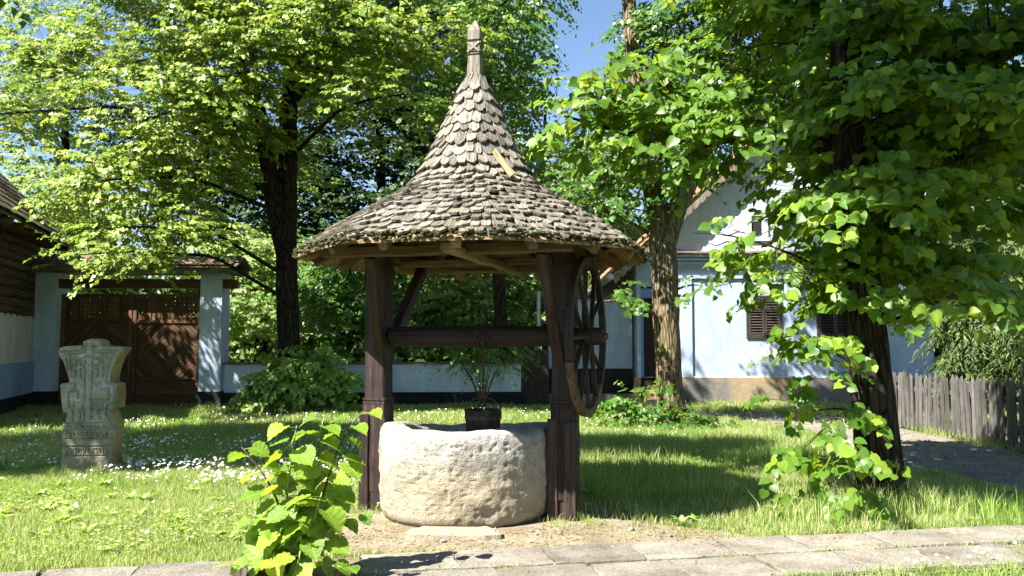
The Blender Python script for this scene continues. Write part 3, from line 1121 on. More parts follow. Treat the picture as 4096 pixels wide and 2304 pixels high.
# roof frame: rafters, battens, plates, tie beam
for k in range(16):
    ph = 2 * math.pi * (k + 0.5) / 16
    a = roof_pt(ph, PLEN - 0.05, -0.085)
    b = roof_pt(ph, 1.08, -0.085)
    c = roof_pt(ph, 0.35, -0.07)
    beam('rafter', a, b, 0.07, 0.075, M_FRAME if k % 3 else M_SOFFIT, canopy, 0.008, 3, 0.003)
    if k % 2 == 0:
        beam('upper_rafter', b, c, 0.055, 0.06, M_FRAME, canopy, 0.006, 3, 0.002)
for ri, s in enumerate((1.22, 1.42, 1.62, 1.80, 1.97)):
    if s > PLEN - 0.02:
        s = PLEN - 0.03
    for k in range(16):
        p0 = roof_pt(2 * math.pi * (k + 0.5) / 16, s, -0.046)
        p1 = roof_pt(2 * math.pi * (k + 1.5) / 16, s, -0.046)
        beam('batten', p0, p1, 0.085, 0.016, M_SOFFIT, canopy, 0.003, 2, 0.003)
PX = 0.815
for y in (-0.80, 0.80):
    beam('wall_plate', (-0.98, y, 2.115), (0.98, y, 2.115), 0.085, 0.085, M_FRAME, canopy, 0.012, 8, 0.005)
beam('middle_plate', (-0.98, 0.30, 2.12), (0.98, 0.30, 2.12), 0.07, 0.06, M_FRAME, canopy, 0.01, 8, 0.004)
for x in (-PX, PX):
    beam('cross_plate', (x, -1.02, 2.185), (x, 1.02, 2.185), 0.10, 0.085, M_FRAME, canopy, 0.012, 8, 0.005)
beam('tie_beam', (0.14, -1.17, 2.085), (0.14, 1.17, 2.085), 0.10, 0.06, M_SOFFIT, canopy, 0.012, 10, 0.006)
for x in (-0.42, 0.46):
    beam('strut', (x, 0.95, 2.05), (x, 1.2, 2.14), 0.09, 0.08, M_SOFFIT, canopy, 0.008, 2, 0.003)
beam('king_post', (0, 0, 2.15), (0, 0, 3.65), 0.10, 0.10, M_FRAME, canopy, 0.01, 5, 0.003)

# the two posts with their carved collars, patches and braces
for sx in (-1, 1):
    post = beam('post', ((sx * PX - 0.045), 0, -0.12), ((sx * PX - 0.045), 0, 2.15), 0.185, 0.185, M_DARKWOOD, canopy, 0.014, 12, 0.005, up=(0, 1, 0))
    inv = post.matrix_basis.inverted()

    def onpost(o):
        o.matrix_basis = inv @ o.matrix_basis
        o.parent = post

    for z, ww, hh in ((0.935, 0.212, 0.022), (0.905, 0.208, 0.020), (1.93, 0.205, 0.018), (1.89, 0.203, 0.014), (2.02, 0.215, 0.05), (1.70, 0.20, 0.014)):
        o = beam('collar', ((sx * PX - 0.045), 0, z - hh / 2), ((sx * PX - 0.045), 0, z + hh / 2), ww, ww, M_DARKWOOD, None, 0.012, 1, 0.0, up=(0, 1, 0))
        onpost(o)
    o = beam('sleeve', ((sx * PX - 0.045), 0, 0.16), ((sx * PX - 0.045), 0, 0.89), 0.204, 0.204, M_DARKWOOD, None, 0.010, 6, 0.003, up=(0, 1, 0))
    onpost(o)
    o = beam('patch_plank', ((sx * PX - 0.045) - 0.085, -0.075, -0.04), ((sx * PX - 0.045) - 0.085, -0.075, 0.80), 0.085, 0.09, M_DARKWOOD, None, 0.006, 4, 0.003, up=(0, 1, 0))
    onpost(o)
    o = beam('patch_plank', ((sx * PX - 0.045) + 0.06, -0.07, -0.04), ((sx * PX - 0.045) + 0.06, -0.07, 0.78), 0.10, 0.10, M_DARKWOOD, None, 0.006, 4, 0.003, up=(0, 1, 0))
    onpost(o)
    # braces forward and back
    if sx < 0:
        beam('brace', ((sx * PX - 0.045) + 0.06, -0.10, 1.33), ((sx * PX - 0.045) + 0.24, -0.74, 2.09), 0.10, 0.08, M_DARKWOOD, canopy, 0.008, 6, 0.004, up=(1, 0, 0))
        beam('brace', ((sx * PX - 0.045) + 0.07, 0.09, 1.40), ((sx * PX - 0.045) + 0.10, 0.76, 2.09), 0.11, 0.085, M_DARKWOOD, canopy, 0.008, 6, 0.004, up=(1, 0, 0))
    else:
        beam('brace', ((sx * PX - 0.045) - 0.03, -0.10, 1.27), ((sx * PX - 0.045) - 0.03, -0.76, 2.09), 0.10, 0.08, M_DARKWOOD, canopy, 0.008, 6, 0.004, up=(1, 0, 0))
        beam('brace', ((sx * PX - 0.045) - 0.03, 0.09, 1.30), ((sx * PX - 0.045) - 0.03, 0.76, 2.09), 0.11, 0.085, M_DARKWOOD, canopy, 0.008, 6, 0.004, up=(1, 0, 0))

# ================================================================== WINDLASS (axle, wheel, chain)
WZ = 1.465
windlass = empty('windlass', CAN + Vector((-0.044, 0.011, WZ)), CROT)
tag(windlass, 'dark wooden windlass beam with a big spoked wheel under the well roof', 'windlass')


def lathe_x(name, pts, mat, parent, sides=24, smooth=False, jitter=0.0):
    mb = MB()
    vs = []
    for (x, r) in pts:
        for k in range(sides):
            t = 2 * math.pi * k / sides
            rr_ = r + random.uniform(-jitter, jitter)
            vs.append((rr_ * math.cos(t), rr_ * math.sin(t), x))
    fs = []
    for i in range(len(pts) - 1):
        for k in range(sides):
            k2 = (k + 1) % sides
            fs.append((i * sides + k, i * sides + k2, (i + 1) * sides + k2, (i + 1) * sides + k))
    fs.append(tuple(reversed(range(sides))))
    e = (len(pts) - 1) * sides
    fs.append(tuple(e + k for k in range(sides)))
    mb.add(vs, fs)
    m = Matrix.Rotation(math.pi / 2, 4, 'Y')
    return link(name, mb.mesh(name, smooth), mat, parent, m)


lathe_x('axle_beam', [(-0.705, 0.05), (-0.70, 0.082), (-0.4, 0.088), (0, 0.089), (0.4, 0.087), (0.70, 0.082), (0.705, 0.05)], M_DARKWOOD, windlass, 12, False, 0.002)
lathe_x('spindle', [(-0.93, 0.02), (-0.92, 0.028), (1.16, 0.028), (1.17, 0.02)], M_IRON, windlass, 10)
WX = 1.0
lathe_x('hub', [(WX - 0.13, 0.05), (WX - 0.12, 0.066), (WX - 0.05, 0.072), (WX - 0.045, 0.085), (WX + 0.045, 0.085), (WX + 0.05, 0.074), (WX + 0.12, 0.068), (WX + 0.135, 0.05)], M_DARKWOOD, windlass, 18)
RW = 0.645
nf = 6
WOB = Matrix.Translation((WX, 0, 0)) @ Matrix.Rotation(R(-4), 4, 'Z') @ Matrix.Translation((-WX, 0, 0))
for k in range(nf):
    mb = MB()
    t0 = 2 * math.pi * (k + 0.012) / nf + 0.3
    t1 = 2 * math.pi * (k + 0.988) / nf + 0.3
    st = 8
    vs = []
    for i in range(st + 1):
        t = t0 + (t1 - t0) * i / st
        ro, ri_ = RW + random.uniform(-.003, .003), RW - 0.058 + random.uniform(-.003, .003)
        for (rad, xx) in ((ro, -0.027), (ro, 0.027), (ri_, 0.025), (ri_, -0.025)):
            vs.append((WX + xx, rad * math.cos(t), rad * math.sin(t)))
    fs = [(0, 1, 2, 3), (st * 4 + 3, st * 4 + 2, st * 4 + 1, st * 4)]
    for i in range(st):
        for q in range(4):
            q2 = (q + 1) % 4
            fs.append((i * 4 + q, (i + 1) * 4 + q, (i + 1) * 4 + q2, i * 4 + q2))
    mb.add(vs, fs)
    mb.build('rim_section', M_DARKWOOD if k not in (3, 4) else M_FRAME, windlass).matrix_local = WOB
for k in range(nf * 2):
    t = 2 * math.pi * (k + 0.5) / (nf * 2) + 0.3
    c, s_ = math.cos(t), math.sin(t)
    off = 0.018 if k % 2 else -0.018
    o = beam('spoke', (WX + off * 1.4, 0.07 * c, 0.07 * s_), (WX, (RW - 0.03) * c, (RW - 0.03) * s_), 0.028, 0.042, M_DARKWOOD, windlass, 0.006, 3, 0.003, up=(1, 0, 0), taper=0.8)
    o.matrix_basis = WOB @ o.matrix_basis


def torus(mb, c, ax, ay, R1, R2, r, n=10, m=5):
    vs, fs = [], []
    az = ax.cross(ay)
    for i in range(n):
        t = 2 * math.pi * i / n
        ctr = c + ax * (R1 * math.cos(t)) + ay * (R2 * math.sin(t))
        d = (ax * math.cos(t) * R2 + ay * math.sin(t) * R1).normalized()
        for j in range(m):
            u = 2 * math.pi * j / m
            vs.append(ctr + d * (r * math.cos(u)) + az * (r * math.sin(u)))
    for i in range(n):
        for j in range(m):
            fs.append((i * m + j, ((i + 1) % n) * m + j, ((i + 1) % n) * m + (j + 1) % m, i * m + (j + 1) % m))
    mb.add(vs, fs)


mb = MB()
CHX = 0.15
for w in range(5):
    nl = 18
    for i in range(nl):
        t = 2 * math.pi * i / nl
        rad = 0.097 + 0.003 * (i % 2)
        c = Vector((CHX - 0.07 + 0.030 * w + 0.03 * i / nl, rad * math.cos(t), rad * math.sin(t)))
        tg = Vector((0, -math.sin(t), math.cos(t)))
        nrm = Vector((0, math.cos(t), math.sin(t))) if i % 2 else Vector((1, 0, 0))
        torus(mb, c, tg, nrm, 0.022, 0.011, 0.0042, 8, 4)
for i in range(17):
    c = Vector((CHX, -0.10, -0.02 - 0.030 * i))
    torus(mb, c, Vector((0, 0, 1)), Vector((1, 0, 0)) if i % 2 else Vector((0, 1, 0)), 0.021, 0.011, 0.0042, 8, 4)
mb.build('chain', M_IRON, windlass, True)

# ================================================================== BUCKET on the chain
bw = Matrix.Rotation(CROT, 4, 'Z') @ Vector((CHX - 0.045, -0.10, 0))
bucket = empty('well_bucket', (CAN.x + bw.x, CAN.y + bw.y, 0.565), CROT)
tag(bucket, 'dark staved wooden bucket hanging in the mouth of the stone well', 'bucket')
NST = 14
for k in range(NST):
    t0, t1 = 2 * math.pi * (k + 0.02) / NST, 2 * math.pi * (k + 0.98) / NST
    mb = MB()
    vs = []
    top = 0.30 + random.uniform(-.004, .004)
    for z, r in ((0, 0.125), (top, 0.155)):
        for (t, rad) in ((t0, r), (t1, r), (t1, r - 0.018), (t0, r - 0.018)):
            vs.append((rad * math.cos(t), rad * math.sin(t), z))
    mb.add(vs, [(3, 2, 1, 0), (4, 5, 6, 7), (0, 1, 5, 4), (1, 2, 6, 5), (2, 3, 7, 6), (3, 0, 4, 7)])
    mb.build('stave', M_DARKWOOD, bucket)
mb = MB()
mb.tube([(0, 0, 0.015), (0, 0, 0.035)], [0.115, 0.117], 20)
mb.build('bottom', M_DARKWOOD, bucket)
for z in (0.06, 0.225):
    mb = MB()
    r = 0.125 + 0.03 * z / 0.30 + 0.003
    n_ = 28
    vs = []
    for zz, e_ in ((z, 0), (z + 0.028, 0.003)):
        for k in range(n_):
            t = 2 * math.pi * k / n_
            vs.append(((r + e_) * math.cos(t), (r + e_) * math.sin(t), zz))
    for zz, e_ in ((z, 0), (z + 0.028, 0.003)):
        for k in range(n_):
            t = 2 * math.pi * k / n_
            vs.append(((r + e_ - .0025) * math.cos(t), (r + e_ - .0025) * math.sin(t), zz))
    fs = []
    for k in range(n_):
        k2 = (k + 1) % n_
        fs += [(k, k2, n_ + k2, n_ + k), (n_ + k, n_ + k2, 3 * n_ + k2, 3 * n_ + k), (k2, k, 2 * n_ + k, 2 * n_ + k2)]
    mb.add(vs, fs)
    mb.build('hoop', M_IRON, bucket)
mb = MB()
mb.tube([(0.152, 0, 0.25), (0.15, 0, 0.32), (0.08, 0, 0.385), (0, 0, 0.40), (-0.08, 0, 0.385), (-0.15, 0, 0.32), (-0.152, 0, 0.25)], 0.006, 6)
mb.build('handle', M_IRON, bucket)

# ================================================================== STONE WELL RING
wc = Vector((-0.375, 6.98, 0))
na_, pr_out = 340, []
ROUT, RIN, HT = 0.70, 0.50, 0.775
prof_w = [(0.50, -0.05), (0.62, 0.0), (0.668, 0.012), (0.692, 0.045)] + [(0.70 + 0.012 * math.sin(z * 4), z) for z in np.linspace(0.08, 0.66, 60)] + [(0.70, 0.685), (0.696, 0.708), (0.683, 0.726), (0.66, 0.735), (0.60, 0.737), (0.55, 0.736), (0.52, 0.728), (0.505, 0.70), (0.50, 0.6), (0.50, 0.3), (0.50, 0.02)]
pw = np.array(prof_w)
th = np.linspace(0, 2 * np.pi, na_, endpoint=False)
Rr = np.broadcast_to(pw[:, 0][:, None], (len(pw), na_)).copy()
Zz = np.broadcast_to(pw[:, 1][:, None], (len(pw), na_)).copy()
X, Y = Rr * np.cos(th), Rr * np.sin(th)
Q = np.stack([X, Y, Zz], -1)
d1 = fbm(Q * 2.2 + 4.0, 4) * 0.034
d2 = fbm(Q * 13.0, 5) * 0.015
d3 = -np.clip(np.abs(vn(Q * 27.0)) - 0.24, 0, 1) * 0.05
outer = np.clip((Rr - 0.53) / 0.1, 0, 1)
dd = (d1 + d2 + d3) * outer
# a knocked corner on the right of the rim, and a hollow low on the front
ang = (th + 2 * np.pi) % (2 * np.pi)
notch = np.exp(-((ang - math.radians(322)) / 0.22) ** 2)
zfac = np.clip((Zz - 0.55) / 0.2, 0, 1)
Zz = Zz - notch[None, :] * zfac * 0.055
Zz = Zz + zfac * (fbm(np.stack([np.cos(th) * 3, np.sin(th) * 3, 0 * th], -1), 3) * 0.045)[None, :]
Zz = Zz - zfac * 0.08 * np.clip(np.sin(th), 0, 1)[None, :]      # worn lower at the back
hol = np.exp(-(((ang - math.radians(285)) / 0.13) ** 2)[None, :] - ((Zz - 0.10) / 0.07) ** 2)
dd = dd - 0.035 * hol * outer
hol2 = np.exp(-(((ang - math.radians(275)) / 0.16) ** 2)[None, :] - ((Zz - 0.36) / 0.13) ** 2)
dd = dd - 0.022 * hol2 * outer
flat = 1 + 0.02 * np.sin(2 * th + 0.6)
Rr = (Rr + dd) * flat
V = np.stack([Rr * np.cos(th), Rr * np.sin(th), Zz], -1)
n_p = len(pw)
i = np.arange(n_p - 1)[:, None] * na_
k = np.arange(na_)[None, :]
k2 = (k + 1) % na_
F = np.stack([i + k, i + k2, i + na_ + k2, i + na_ + k], -1)
me = mesh_np('stone_well', V.reshape(-1, 3), F, 4, True)
well = link('stone_well', me, M_WELL)
well.location = wc
tag(well, 'round rough limestone well head hollowed from one block', 'well')
# flat stone at the foot
mb = MB()
rg = random.Random(3)
out = []
for k in range(22):
    t = 2 * math.pi * k / 22
    out.append((0.36 * math.copysign(abs(math.cos(t)) ** 0.6, math.cos(t)) + rg.uniform(-.02, .02), 0.13 * math.copysign(abs(math.sin(t)) ** 0.7, math.sin(t)) + rg.uniform(-.015, .015)))
n_ = len(out)
vs = [(x, y, -0.02) for x, y in out] + [(x * 0.98, y * 0.97, 0.03 + rg.uniform(0, .012)) for x, y in out] + [(x * 0.86, y * 0.8, 0.05 + rg.uniform(-.005, .01)) for x, y in out]
fs = []
for k in range(n_):
    k2_ = (k + 1) % n_
    fs += [(k, k2_, n_ + k2_, n_ + k), (n_ + k, n_ + k2_, 2 * n_ + k2_, 2 * n_ + k)]
fs.append(tuple(2 * n_ + k for k in range(n_)))
mb.add(vs, fs)
o = mb.build('foot_stone', M_WELL)
o.location = (-0.42, 6.10, 0.004)
tag(o, 'low flat pale stone set in the earth before the well', 'stone')

# ================================================================== CARVED STONE CROSS
TU = 0.0012                                       # metres per traced unit
LEFT = [(1340, 290), (1100, 275), (1000, 280), (850, 305), (792, 320), (784, 276), (640, 255), (545, 247), (528, 262), (520, 324), (450, 310), (340, 275), (290, 235), (240, 219), (205, 235), (193, 300), (188, 428), (155, 438), (136, 478), (128, 520)]
RIGHT = [(1340, 730), (1100, 737), (1000, 745), (900, 745), (790, 705), (762, 690), (748, 750), (600, 756), (530, 748), (515, 688), (440, 690), (370, 705), (290, 742), (235, 782), (206, 800), (196, 690), (190, 604), (155, 596), (138, 570), (128, 530)]
TC = 513.0
zl = np.array([(1340 - a) * TU for a, b in LEFT])
xl = np.array([(b - TC) * TU for a, b in LEFT])
zr = np.array([(1340 - a) * TU for a, b in RIGHT])
xr = np.array([(b - TC) * TU for a, b in RIGHT])
SEG = []


def sg(*p, w=9):
    for a, b in zip(p[:-1], p[1:]):
        SEG.append(((a[0] - TC) * TU, (1340 - a[1]) * TU, (b[0] - TC) * TU, (1340 - b[1]) * TU, w * TU))


# border lines and the big cross
sg((250, 245), (440, 232), (440, 175), (545, 170), (548, 230), (760, 235), w=7)
sg((300, 265), (465, 262), (470, 190), (530, 188), (530, 258), (735, 255), w=6)
sg((330, 265), (355, 470), w=7)
sg((300, 300), (330, 520), (385, 530), (385, 590), (330, 600), (335, 740), (370, 745), (375, 860), w=9)
sg((760, 245), (690, 330), (665, 430), (665, 530), (735, 540), (745, 600), (740, 705), (680, 720), (670, 800), (735, 900), w=8)
sg((720, 260), (660, 360), (635, 440), w=6)
sg((470, 280), (475, 860), w=7)
sg((535, 280), (530, 850), w=7)
sg((475, 290), (530, 285), w=5)
# four small crosses in the quarters
for cx, cy in ((410, 370), (605, 360)):
    sg((cx - 45, cy - 60), (cx + 60, cy - 75), (cx + 62, cy - 55), w=9)
    sg((cx - 50, cy + 5), (cx - 15, cy + 5), (cx - 15, cy - 45), (cx + 20, cy - 48), (cx + 20, cy - 5), (cx + 50, cy - 5), (cx + 50, cy + 28), (cx + 22, cy + 30), (cx + 30, cy + 100), w=10)
    sg((cx - 45, cy + 35), (cx - 18, cy + 35), (cx - 25, cy + 100), w=9)
sg((545, 530), (605, 525), w=16)
sg((625, 580), (690, 575), (690, 670), (640, 690), (640, 760), (600, 765), (625, 840), w=12)
sg((385, 700), (460, 690), (460, 760), (430, 765), w=10)
sg((345, 600), (410, 590), (415, 655), (460, 660), w=10)
sg((520, 670), (600, 670), (690, 680), w=9)
sg((545, 690), (545, 840), w=9)
sg((380, 690), (380, 850), w=8)
sg((435, 765), (440, 850), w=7)
# ruled lines of the weathered inscription
for y in (880, 938, 1018, 1088, 1170):
    sg((320, y), (735, y - 4), w=5)
rg = random.Random(21)
for y0, y1 in ((890, 930), (950, 1008), (1100, 1160)):
    x = 335
    while x < 715:
        a = rg.random()
        if a < 0.55:
            sg((x, y0 + rg.uniform(2, 10)), (x + rg.uniform(-6, 6), y1 - rg.uniform(2, 10)), w=3.2)
        elif a < 0.8:
            sg((x, y0 + 6), (x + 16, y1 - 6), w=3.2)
        else:
            sg((x, (y0 + y1) / 2), (x + 16, (y0 + y1) / 2), w=3.2)
        x += rg.uniform(14, 24)
nu, nv = 120, 260
zv = np.linspace(-0.06, 1.455, nv)
zc = np.clip(zv, 0, 1.4544)
xlv = np.interp(zc, zl, xl)
xrv = np.interp(zc, zr, xr)
u = np.linspace(0, 1, nu)
GX = xlv[:, None] + (xrv - xlv)[:, None] * u[None, :]
GZ = np.broadcast_to(zv[:, None], GX.shape).copy()
H = np.zeros_like(GX)
for (x0, z0, x1, z1, w) in SEG:
    dx, dz = x1 - x0, z1 - z0
    t = np.clip(((GX - x0) * dx + (GZ - z0) * dz) / (dx * dx + dz * dz + 1e-9), 0, 1)
    d = np.hypot(GX - x0 - t * dx, GZ - z0 - t * dz)
    H = np.maximum(H, np.clip(1.25 - d / w, 0, 1))
Q = np.stack([GX, 0 * GX, GZ], -1)
edge = np.minimum(u, 1 - u)[None, :] * (xrv - xlv)[:, None]
rnd_edge = 0.02 * np.clip(1 - edge / 0.03, 0, 1) ** 2
D_T = 0.26
YF = -D_T / 2 + 0.022 * H + rnd_edge - fbm(Q * 9, 4) * 0.012 - fbm(Q * 40, 3) * 0.006
YB = D_T / 2 - rnd_edge + fbm(Q * 6 + 9, 4) * 0.02
wob = fbm(np.stack([0 * GZ, GZ * 7, GZ * 0], -1), 3)[:, :1] * 0.012
GXn = GX + wob * (u[None, :] - 0.5) * 2
Vf = np.stack([GXn, YF, GZ], -1).reshape(-1, 3)
Vb = np.stack([GXn, YB, GZ], -1).reshape(-1, 3)
ii = np.arange(nv - 1)[:, None] * nu
kk = np.arange(nu - 1)[None, :]
Ff = np.stack([ii + kk, ii + kk + 1, ii + nu + kk + 1, ii + nu + kk], -1).reshape(-1, 4)
tomb = empty('carved_stone_cross', (-4.54, 9.02, 0), R(2))
tag(tomb, 'weathered grey stone cross slab carved with small crosses on the lawn', 'stone cross')
link('carved_face', mesh_np('carved_face', Vf, Ff, 4, True), M_TOMB, tomb)
link('back_face', mesh_np('back_face', Vb, Ff[:, ::-1], 4, True), M_TOMB, tomb)
# sides, subdivided and rough
ms = 8
Vs, Fs = [], []
for col_, sgn in ((nu - 1, 1), (0, -1)):
    b = len(Vs)
    for r_ in range(nv):
        for q in range(ms + 1):
            t = q / ms
            x = GXn[r_, col_]
            y = YF[r_, col_] * (1 - t) + YB[r_, col_] * t
            z = GZ[r_, col_]
            bul = 4 * t * (1 - t)
            nz = float(fbm(np.array([[x * 8 + 3, y * 14, z * 10]]), 4)[0])
            Vs.append((x + sgn * (0.006 * bul + nz * 0.022 * bul), y, z))
    for r_ in range(nv - 1):
        for q in range(ms):
            a_ = b + r_ * (ms + 1) + q
            f = (a_, a_ + 1, a_ + ms + 2, a_ + ms + 1)
            Fs.append(f if sgn > 0 else f[::-1])
side = link('side_face', mesh_np('side_face', np.array(Vs), np.array(Fs), 4, True), M_TOMBSIDE, tomb)
side['label'] = 'ochre lichened edge of the stone cross'
b = (nv - 1) * nu
top = MB()
vt = [tuple(Vf[b + k]) for k in range(nu)] + [tuple(Vb[b + k]) for k in range(nu)]
top.add(vt, [(k, k + 1, nu + k + 1, nu + k) for k in range(nu - 1)])
top.build('top_face', M_TOMB, tomb)
# three letters cut in the right edge of the arm
mb = MB()
lx = (752 - TC) * TU + 0.010
for k, strokes in enumerate((((0, 0, 0, 1), (0, 1, 1, 1), (1, 1, 1, 0)), ((1, .95, .1, .8), (.1, .8, .9, .35), (.9, .35, 0, .05)), ((0, 0, 0, 1), (0, 1, .9, .9), (.9, .9, .9, .5), (.9, .5, 0, .5)))):
    for (a0, b0, a1, b1) in strokes:
        y0 = -0.085 + k * 0.05
        mb.tube([(lx, y0 + a0 * 0.032, 0.90 + b0 * 0.075), (lx, y0 + a1 * 0.032, 0.90 + b1 * 0.075)], 0.005, 5)
mb.build('edge_lettering', M_TOMBSIDE, tomb)

# ================================================================== GATEWAY
GY = 17.8
gate = empty('gateway', (-8.3, GY, 0))
tag(gate, 'brown double wooden gate between pale blue pillars under a small tiled roof', 'gate')


def gx_(x):
    return x + 8.3


for (x0, x1, m_) in ((-10.31, -9.84, M_PILLAR), (-6.74, -6.27, M_PILLAR)):
    mb = MB()
    n_ = 10
    vs = []
    for i in range(n_ + 1):
        z = 0.36 + (2.92 - 0.36) * i / n_
        j = 0.006 * math.sin(i * 1.7 + x0)
        vs += [(gx_(x0) + j, -0.02 - j, z), (gx_(x1) - j, -0.02 + j, z), (gx_(x1) - j, 0.48, z), (gx_(x0) + j, 0.48, z)]
    fs = [(3, 2, 1, 0), (n_ * 4, n_ * 4 + 1, n_ * 4 + 2, n_ * 4 + 3)]
    for i in range(n_):
        for k in range(4):
            k2_ = (k + 1) % 4
            fs.append((i * 4 + k, i * 4 + k2_, i * 4 + 4 + k2_, i * 4 + 4 + k))
    mb.add(vs, fs)
    p = mb.build('pillar', m_, gate)
    mb = MB()
    mb.box(gx_(x0) - 0.03, gx_(x1) + 0.03, -0.06, 0.50, -0.05, 0.355)
    mb.build('base', M_BLACK, p)
# beam, soffit and tile roof
beam('lintel', (gx_(-10.5), 0.10, 2.68), (gx_(-6.0), 0.10, 2.68), 0.16, 0.20, M_GATE, gate, 0.01, 12, 0.004)
beam('cornice_beam', (gx_(-10.55), -0.22, 3.0), (gx_(-5.92), -0.22, 2.97), 0.12, 0.15, M_GREYBEAM, gate, 0.01, 12, 0.006)
beam('cornice_beam', (gx_(-10.55), 0.62, 3.0), (gx_(-5.92), 0.62, 2.97), 0.12, 0.15, M_GREYBEAM, gate, 0.01, 12, 0.006)
mb = MB()
mb.box(gx_(-10.5), gx_(-5.97), -0.15, 0.55, 2.925, 2.95)
mb.build('soffit', M_GREYBEAM, gate)
for sgn in (-1, 1):
    y0 = 0.20
    mb = MB()
    yb, zb, yt, zt = y0 + sgn * 0.56, 3.06, y0 + sgn * 0.005, 3.30
    vs = [(gx_(-10.62), yb, zb), (gx_(-5.86), yb, zb - .03), (gx_(-5.86), yt, zt - .03), (gx_(-10.62), yt, zt)]
    mb.add(vs + [(a, b_, c - 0.03) for a, b_, c in vs], [(0, 1, 2, 3), (7, 6, 5, 4), (0, 4, 5, 1), (1, 5, 6, 2), (2, 6, 7, 3), (3, 7, 4, 0)])
    rp = mb.build('roof', M_GREYBEAM, gate)
    tm = MB()
    tm.box(-0.078, 0.078, 0, 0.24, 0.0, 0.016)
    tmesh = tm.mesh('tile')
    tmesh.materials.append(M_TILEOLD)
    for row in range(3):
        for k in range(30):
            x = gx_(-10.60) + 4.72 * (k + 0.5 + 0.5 * (row % 2)) / 30.5
            t = row * 0.31
            y = yb + (yt - yb) * t - sgn * -0.02
            z = zb + (zt - zb) * t + 0.018 - 0.03 * k / 30
            link('tile', tmesh, None, rp, Matrix.Translation((x, y, z)) @ Matrix.Rotation(random.uniform(-.03, .03), 4, 'Z') @ Matrix.Rotation(math.pi if sgn > 0 else 0, 4, 'Z') @ Matrix.Rotation(R(21) + random.uniform(0, .06), 4, 'X'))


def clip_poly(poly, a, b, c):        # keep a*x+b*z<=c
    out = []
    for i in range(len(poly)):
        p, q = poly[i], poly[(i + 1) % len(poly)]
        dp, dq = a * p[0] + b * p[1] - c, a * q[0] + b * q[1] - c
        if dp <= 0:
            out.append(p)
        if (dp < 0 < dq) or (dq < 0 < dp):
            t = dp / (dp - dq)
            out.append((p[0] + (q[0] - p[0]) * t, p[1] + (q[1] - p[1]) * t))
    return out


def boards_in(rect, ang, pitch, parent, y, mat, th_=0.018):
    """individual boards running at angle ang inside rect (x0,x1,z0,z1); each its own object with local Z along the board"""
    x0, x1, z0, z1 = rect
    cx, cz = (x0 + x1) / 2, (z0 + z1) / 2
    d = (math.cos(ang), math.sin(ang))
    n_ = (-math.sin(ang), math.cos(ang))
    half = (abs(n_[0]) * (x1 - x0) + abs(n_[1]) * (z1 - z0)) / 2
    k = -half
    while k < half:
        c0 = cx * n_[0] + cz * n_[1]
        poly = [(x0, z0), (x1, z0), (x1, z1), (x0, z1)]
        poly = clip_poly(poly, n_[0], n_[1], c0 + k + pitch - 0.010)
        poly = clip_poly(poly, -n_[0], -n_[1], -(c0 + k)) if len(poly) > 2 else poly
        if len(poly) > 2:
            mx, mz = sum(p[0] for p in poly) / len(poly), sum(p[1] for p in poly) / len(poly)
            # local coords: z along d, x along n_
            loc = [((p[0] - mx) * n_[0] + (p[1] - mz) * n_[1], (p[0] - mx) * d[0] + (p[1] - mz) * d[1]) for p in poly]
            mb = MB()
            mb.prism(loc, -th_ / 2 + random.uniform(-.003, .003), th_ / 2)
            m = Matrix(((n_[0], 0, d[0], mx), (0, 1, 0, y), (n_[1], 0, d[1], mz), (0, 0, 0, 1)))
            link('board', mb.mesh('board'), mat, parent, m)
        k += pitch


for (x0, x1) in ((-9.82, -8.27), (-8.25, -6.76)):
    leaf = MB()
    a, b_ = gx_(x0), gx_(x1)
    leaf.box(a, b_, 0.20, 0.225, 0.03, 1.86)
    lf = leaf.build('gate_leaf', M_GATE, gate)
    for (p0, p1, w) in (((a + .04, 0.165, 0.03), (a + .04, 0.165, 2.46), .08), ((b_ - .04, 0.165, 0.03), (b_ - .04, 0.165, 2.46), .08)):
        beam('stile', p0, p1, w, 0.06, M_GATE, lf, 0.006, 4, 0.002, up=(0, 1, 0))
    for z in (0.07, 0.62, 1.86, 2.43):
        beam('rail', (a + .081, 0.168, z), (b_ - .081, 0.168, z), 0.055, 0.07, M_GATE, lf, 0.006, 4, 0.002)
    ia, ib = a + 0.085, b_ - 0.085
    mid = (ia + ib) / 2
    zc_ = 1.24
    q = 0.075
    boards_in((ia, mid - .004, zc_ + .004, 1.82), R(42), q, lf, 0.178, M_GATE)
    boards_in((mid + .004, ib, zc_ + .004, 1.82), R(-42), q, lf, 0.178, M_GATE)
    boards_in((ia, mid - .004, 0.66, zc_ - .004), R(-42), q, lf, 0.178, M_GATE)
    boards_in((mid + .004, ib, 0.66, zc_ - .004), R(42), q, lf, 0.178, M_GATE)
    boards_in((ia, ib, 0.11, 0.58), 0.0, 0.094, lf, 0.178, M_GATE)
    # pierced lattice on top
    for k in range(13):
        x = ia + (ib - ia) * (k + 0.5) / 13
        beam('lattice_slat', (x, 0.172, 1.90), (x, 0.172, 2.395), 0.082, 0.014, M_GATE, lf, 0.003, 3, 0.003, up=(0, 1, 0))
    for k in range(6):
        z = 1.93 + 0.085 * k
        beam('lattice_rail', (ia, 0.19, z), (ib, 0.19, z), 0.016, 0.070, M_GATE, lf, 0.003, 2, 0.002)

# ================================================================== LOG HOUSE at the left edge
E0, E1 = Vector((-8.0, 12.4, 0)), Vector((-9.75, 18.0, 0))        # eave line, near -> far
ed = (E1 - E0).normalized()
en = Vector((-ed.y, ed.x, 0))                                      # into the house (to the left)
if en.x > 0:
    en = -en
log_house = empty('log_house', E0 + en * 0.62, math.atan2(ed.y, ed.x))
tag(log_house, 'old brown log house on a white and blue plastered base at the left edge', 'house')
LL = (E1 - E0).length + 0.25
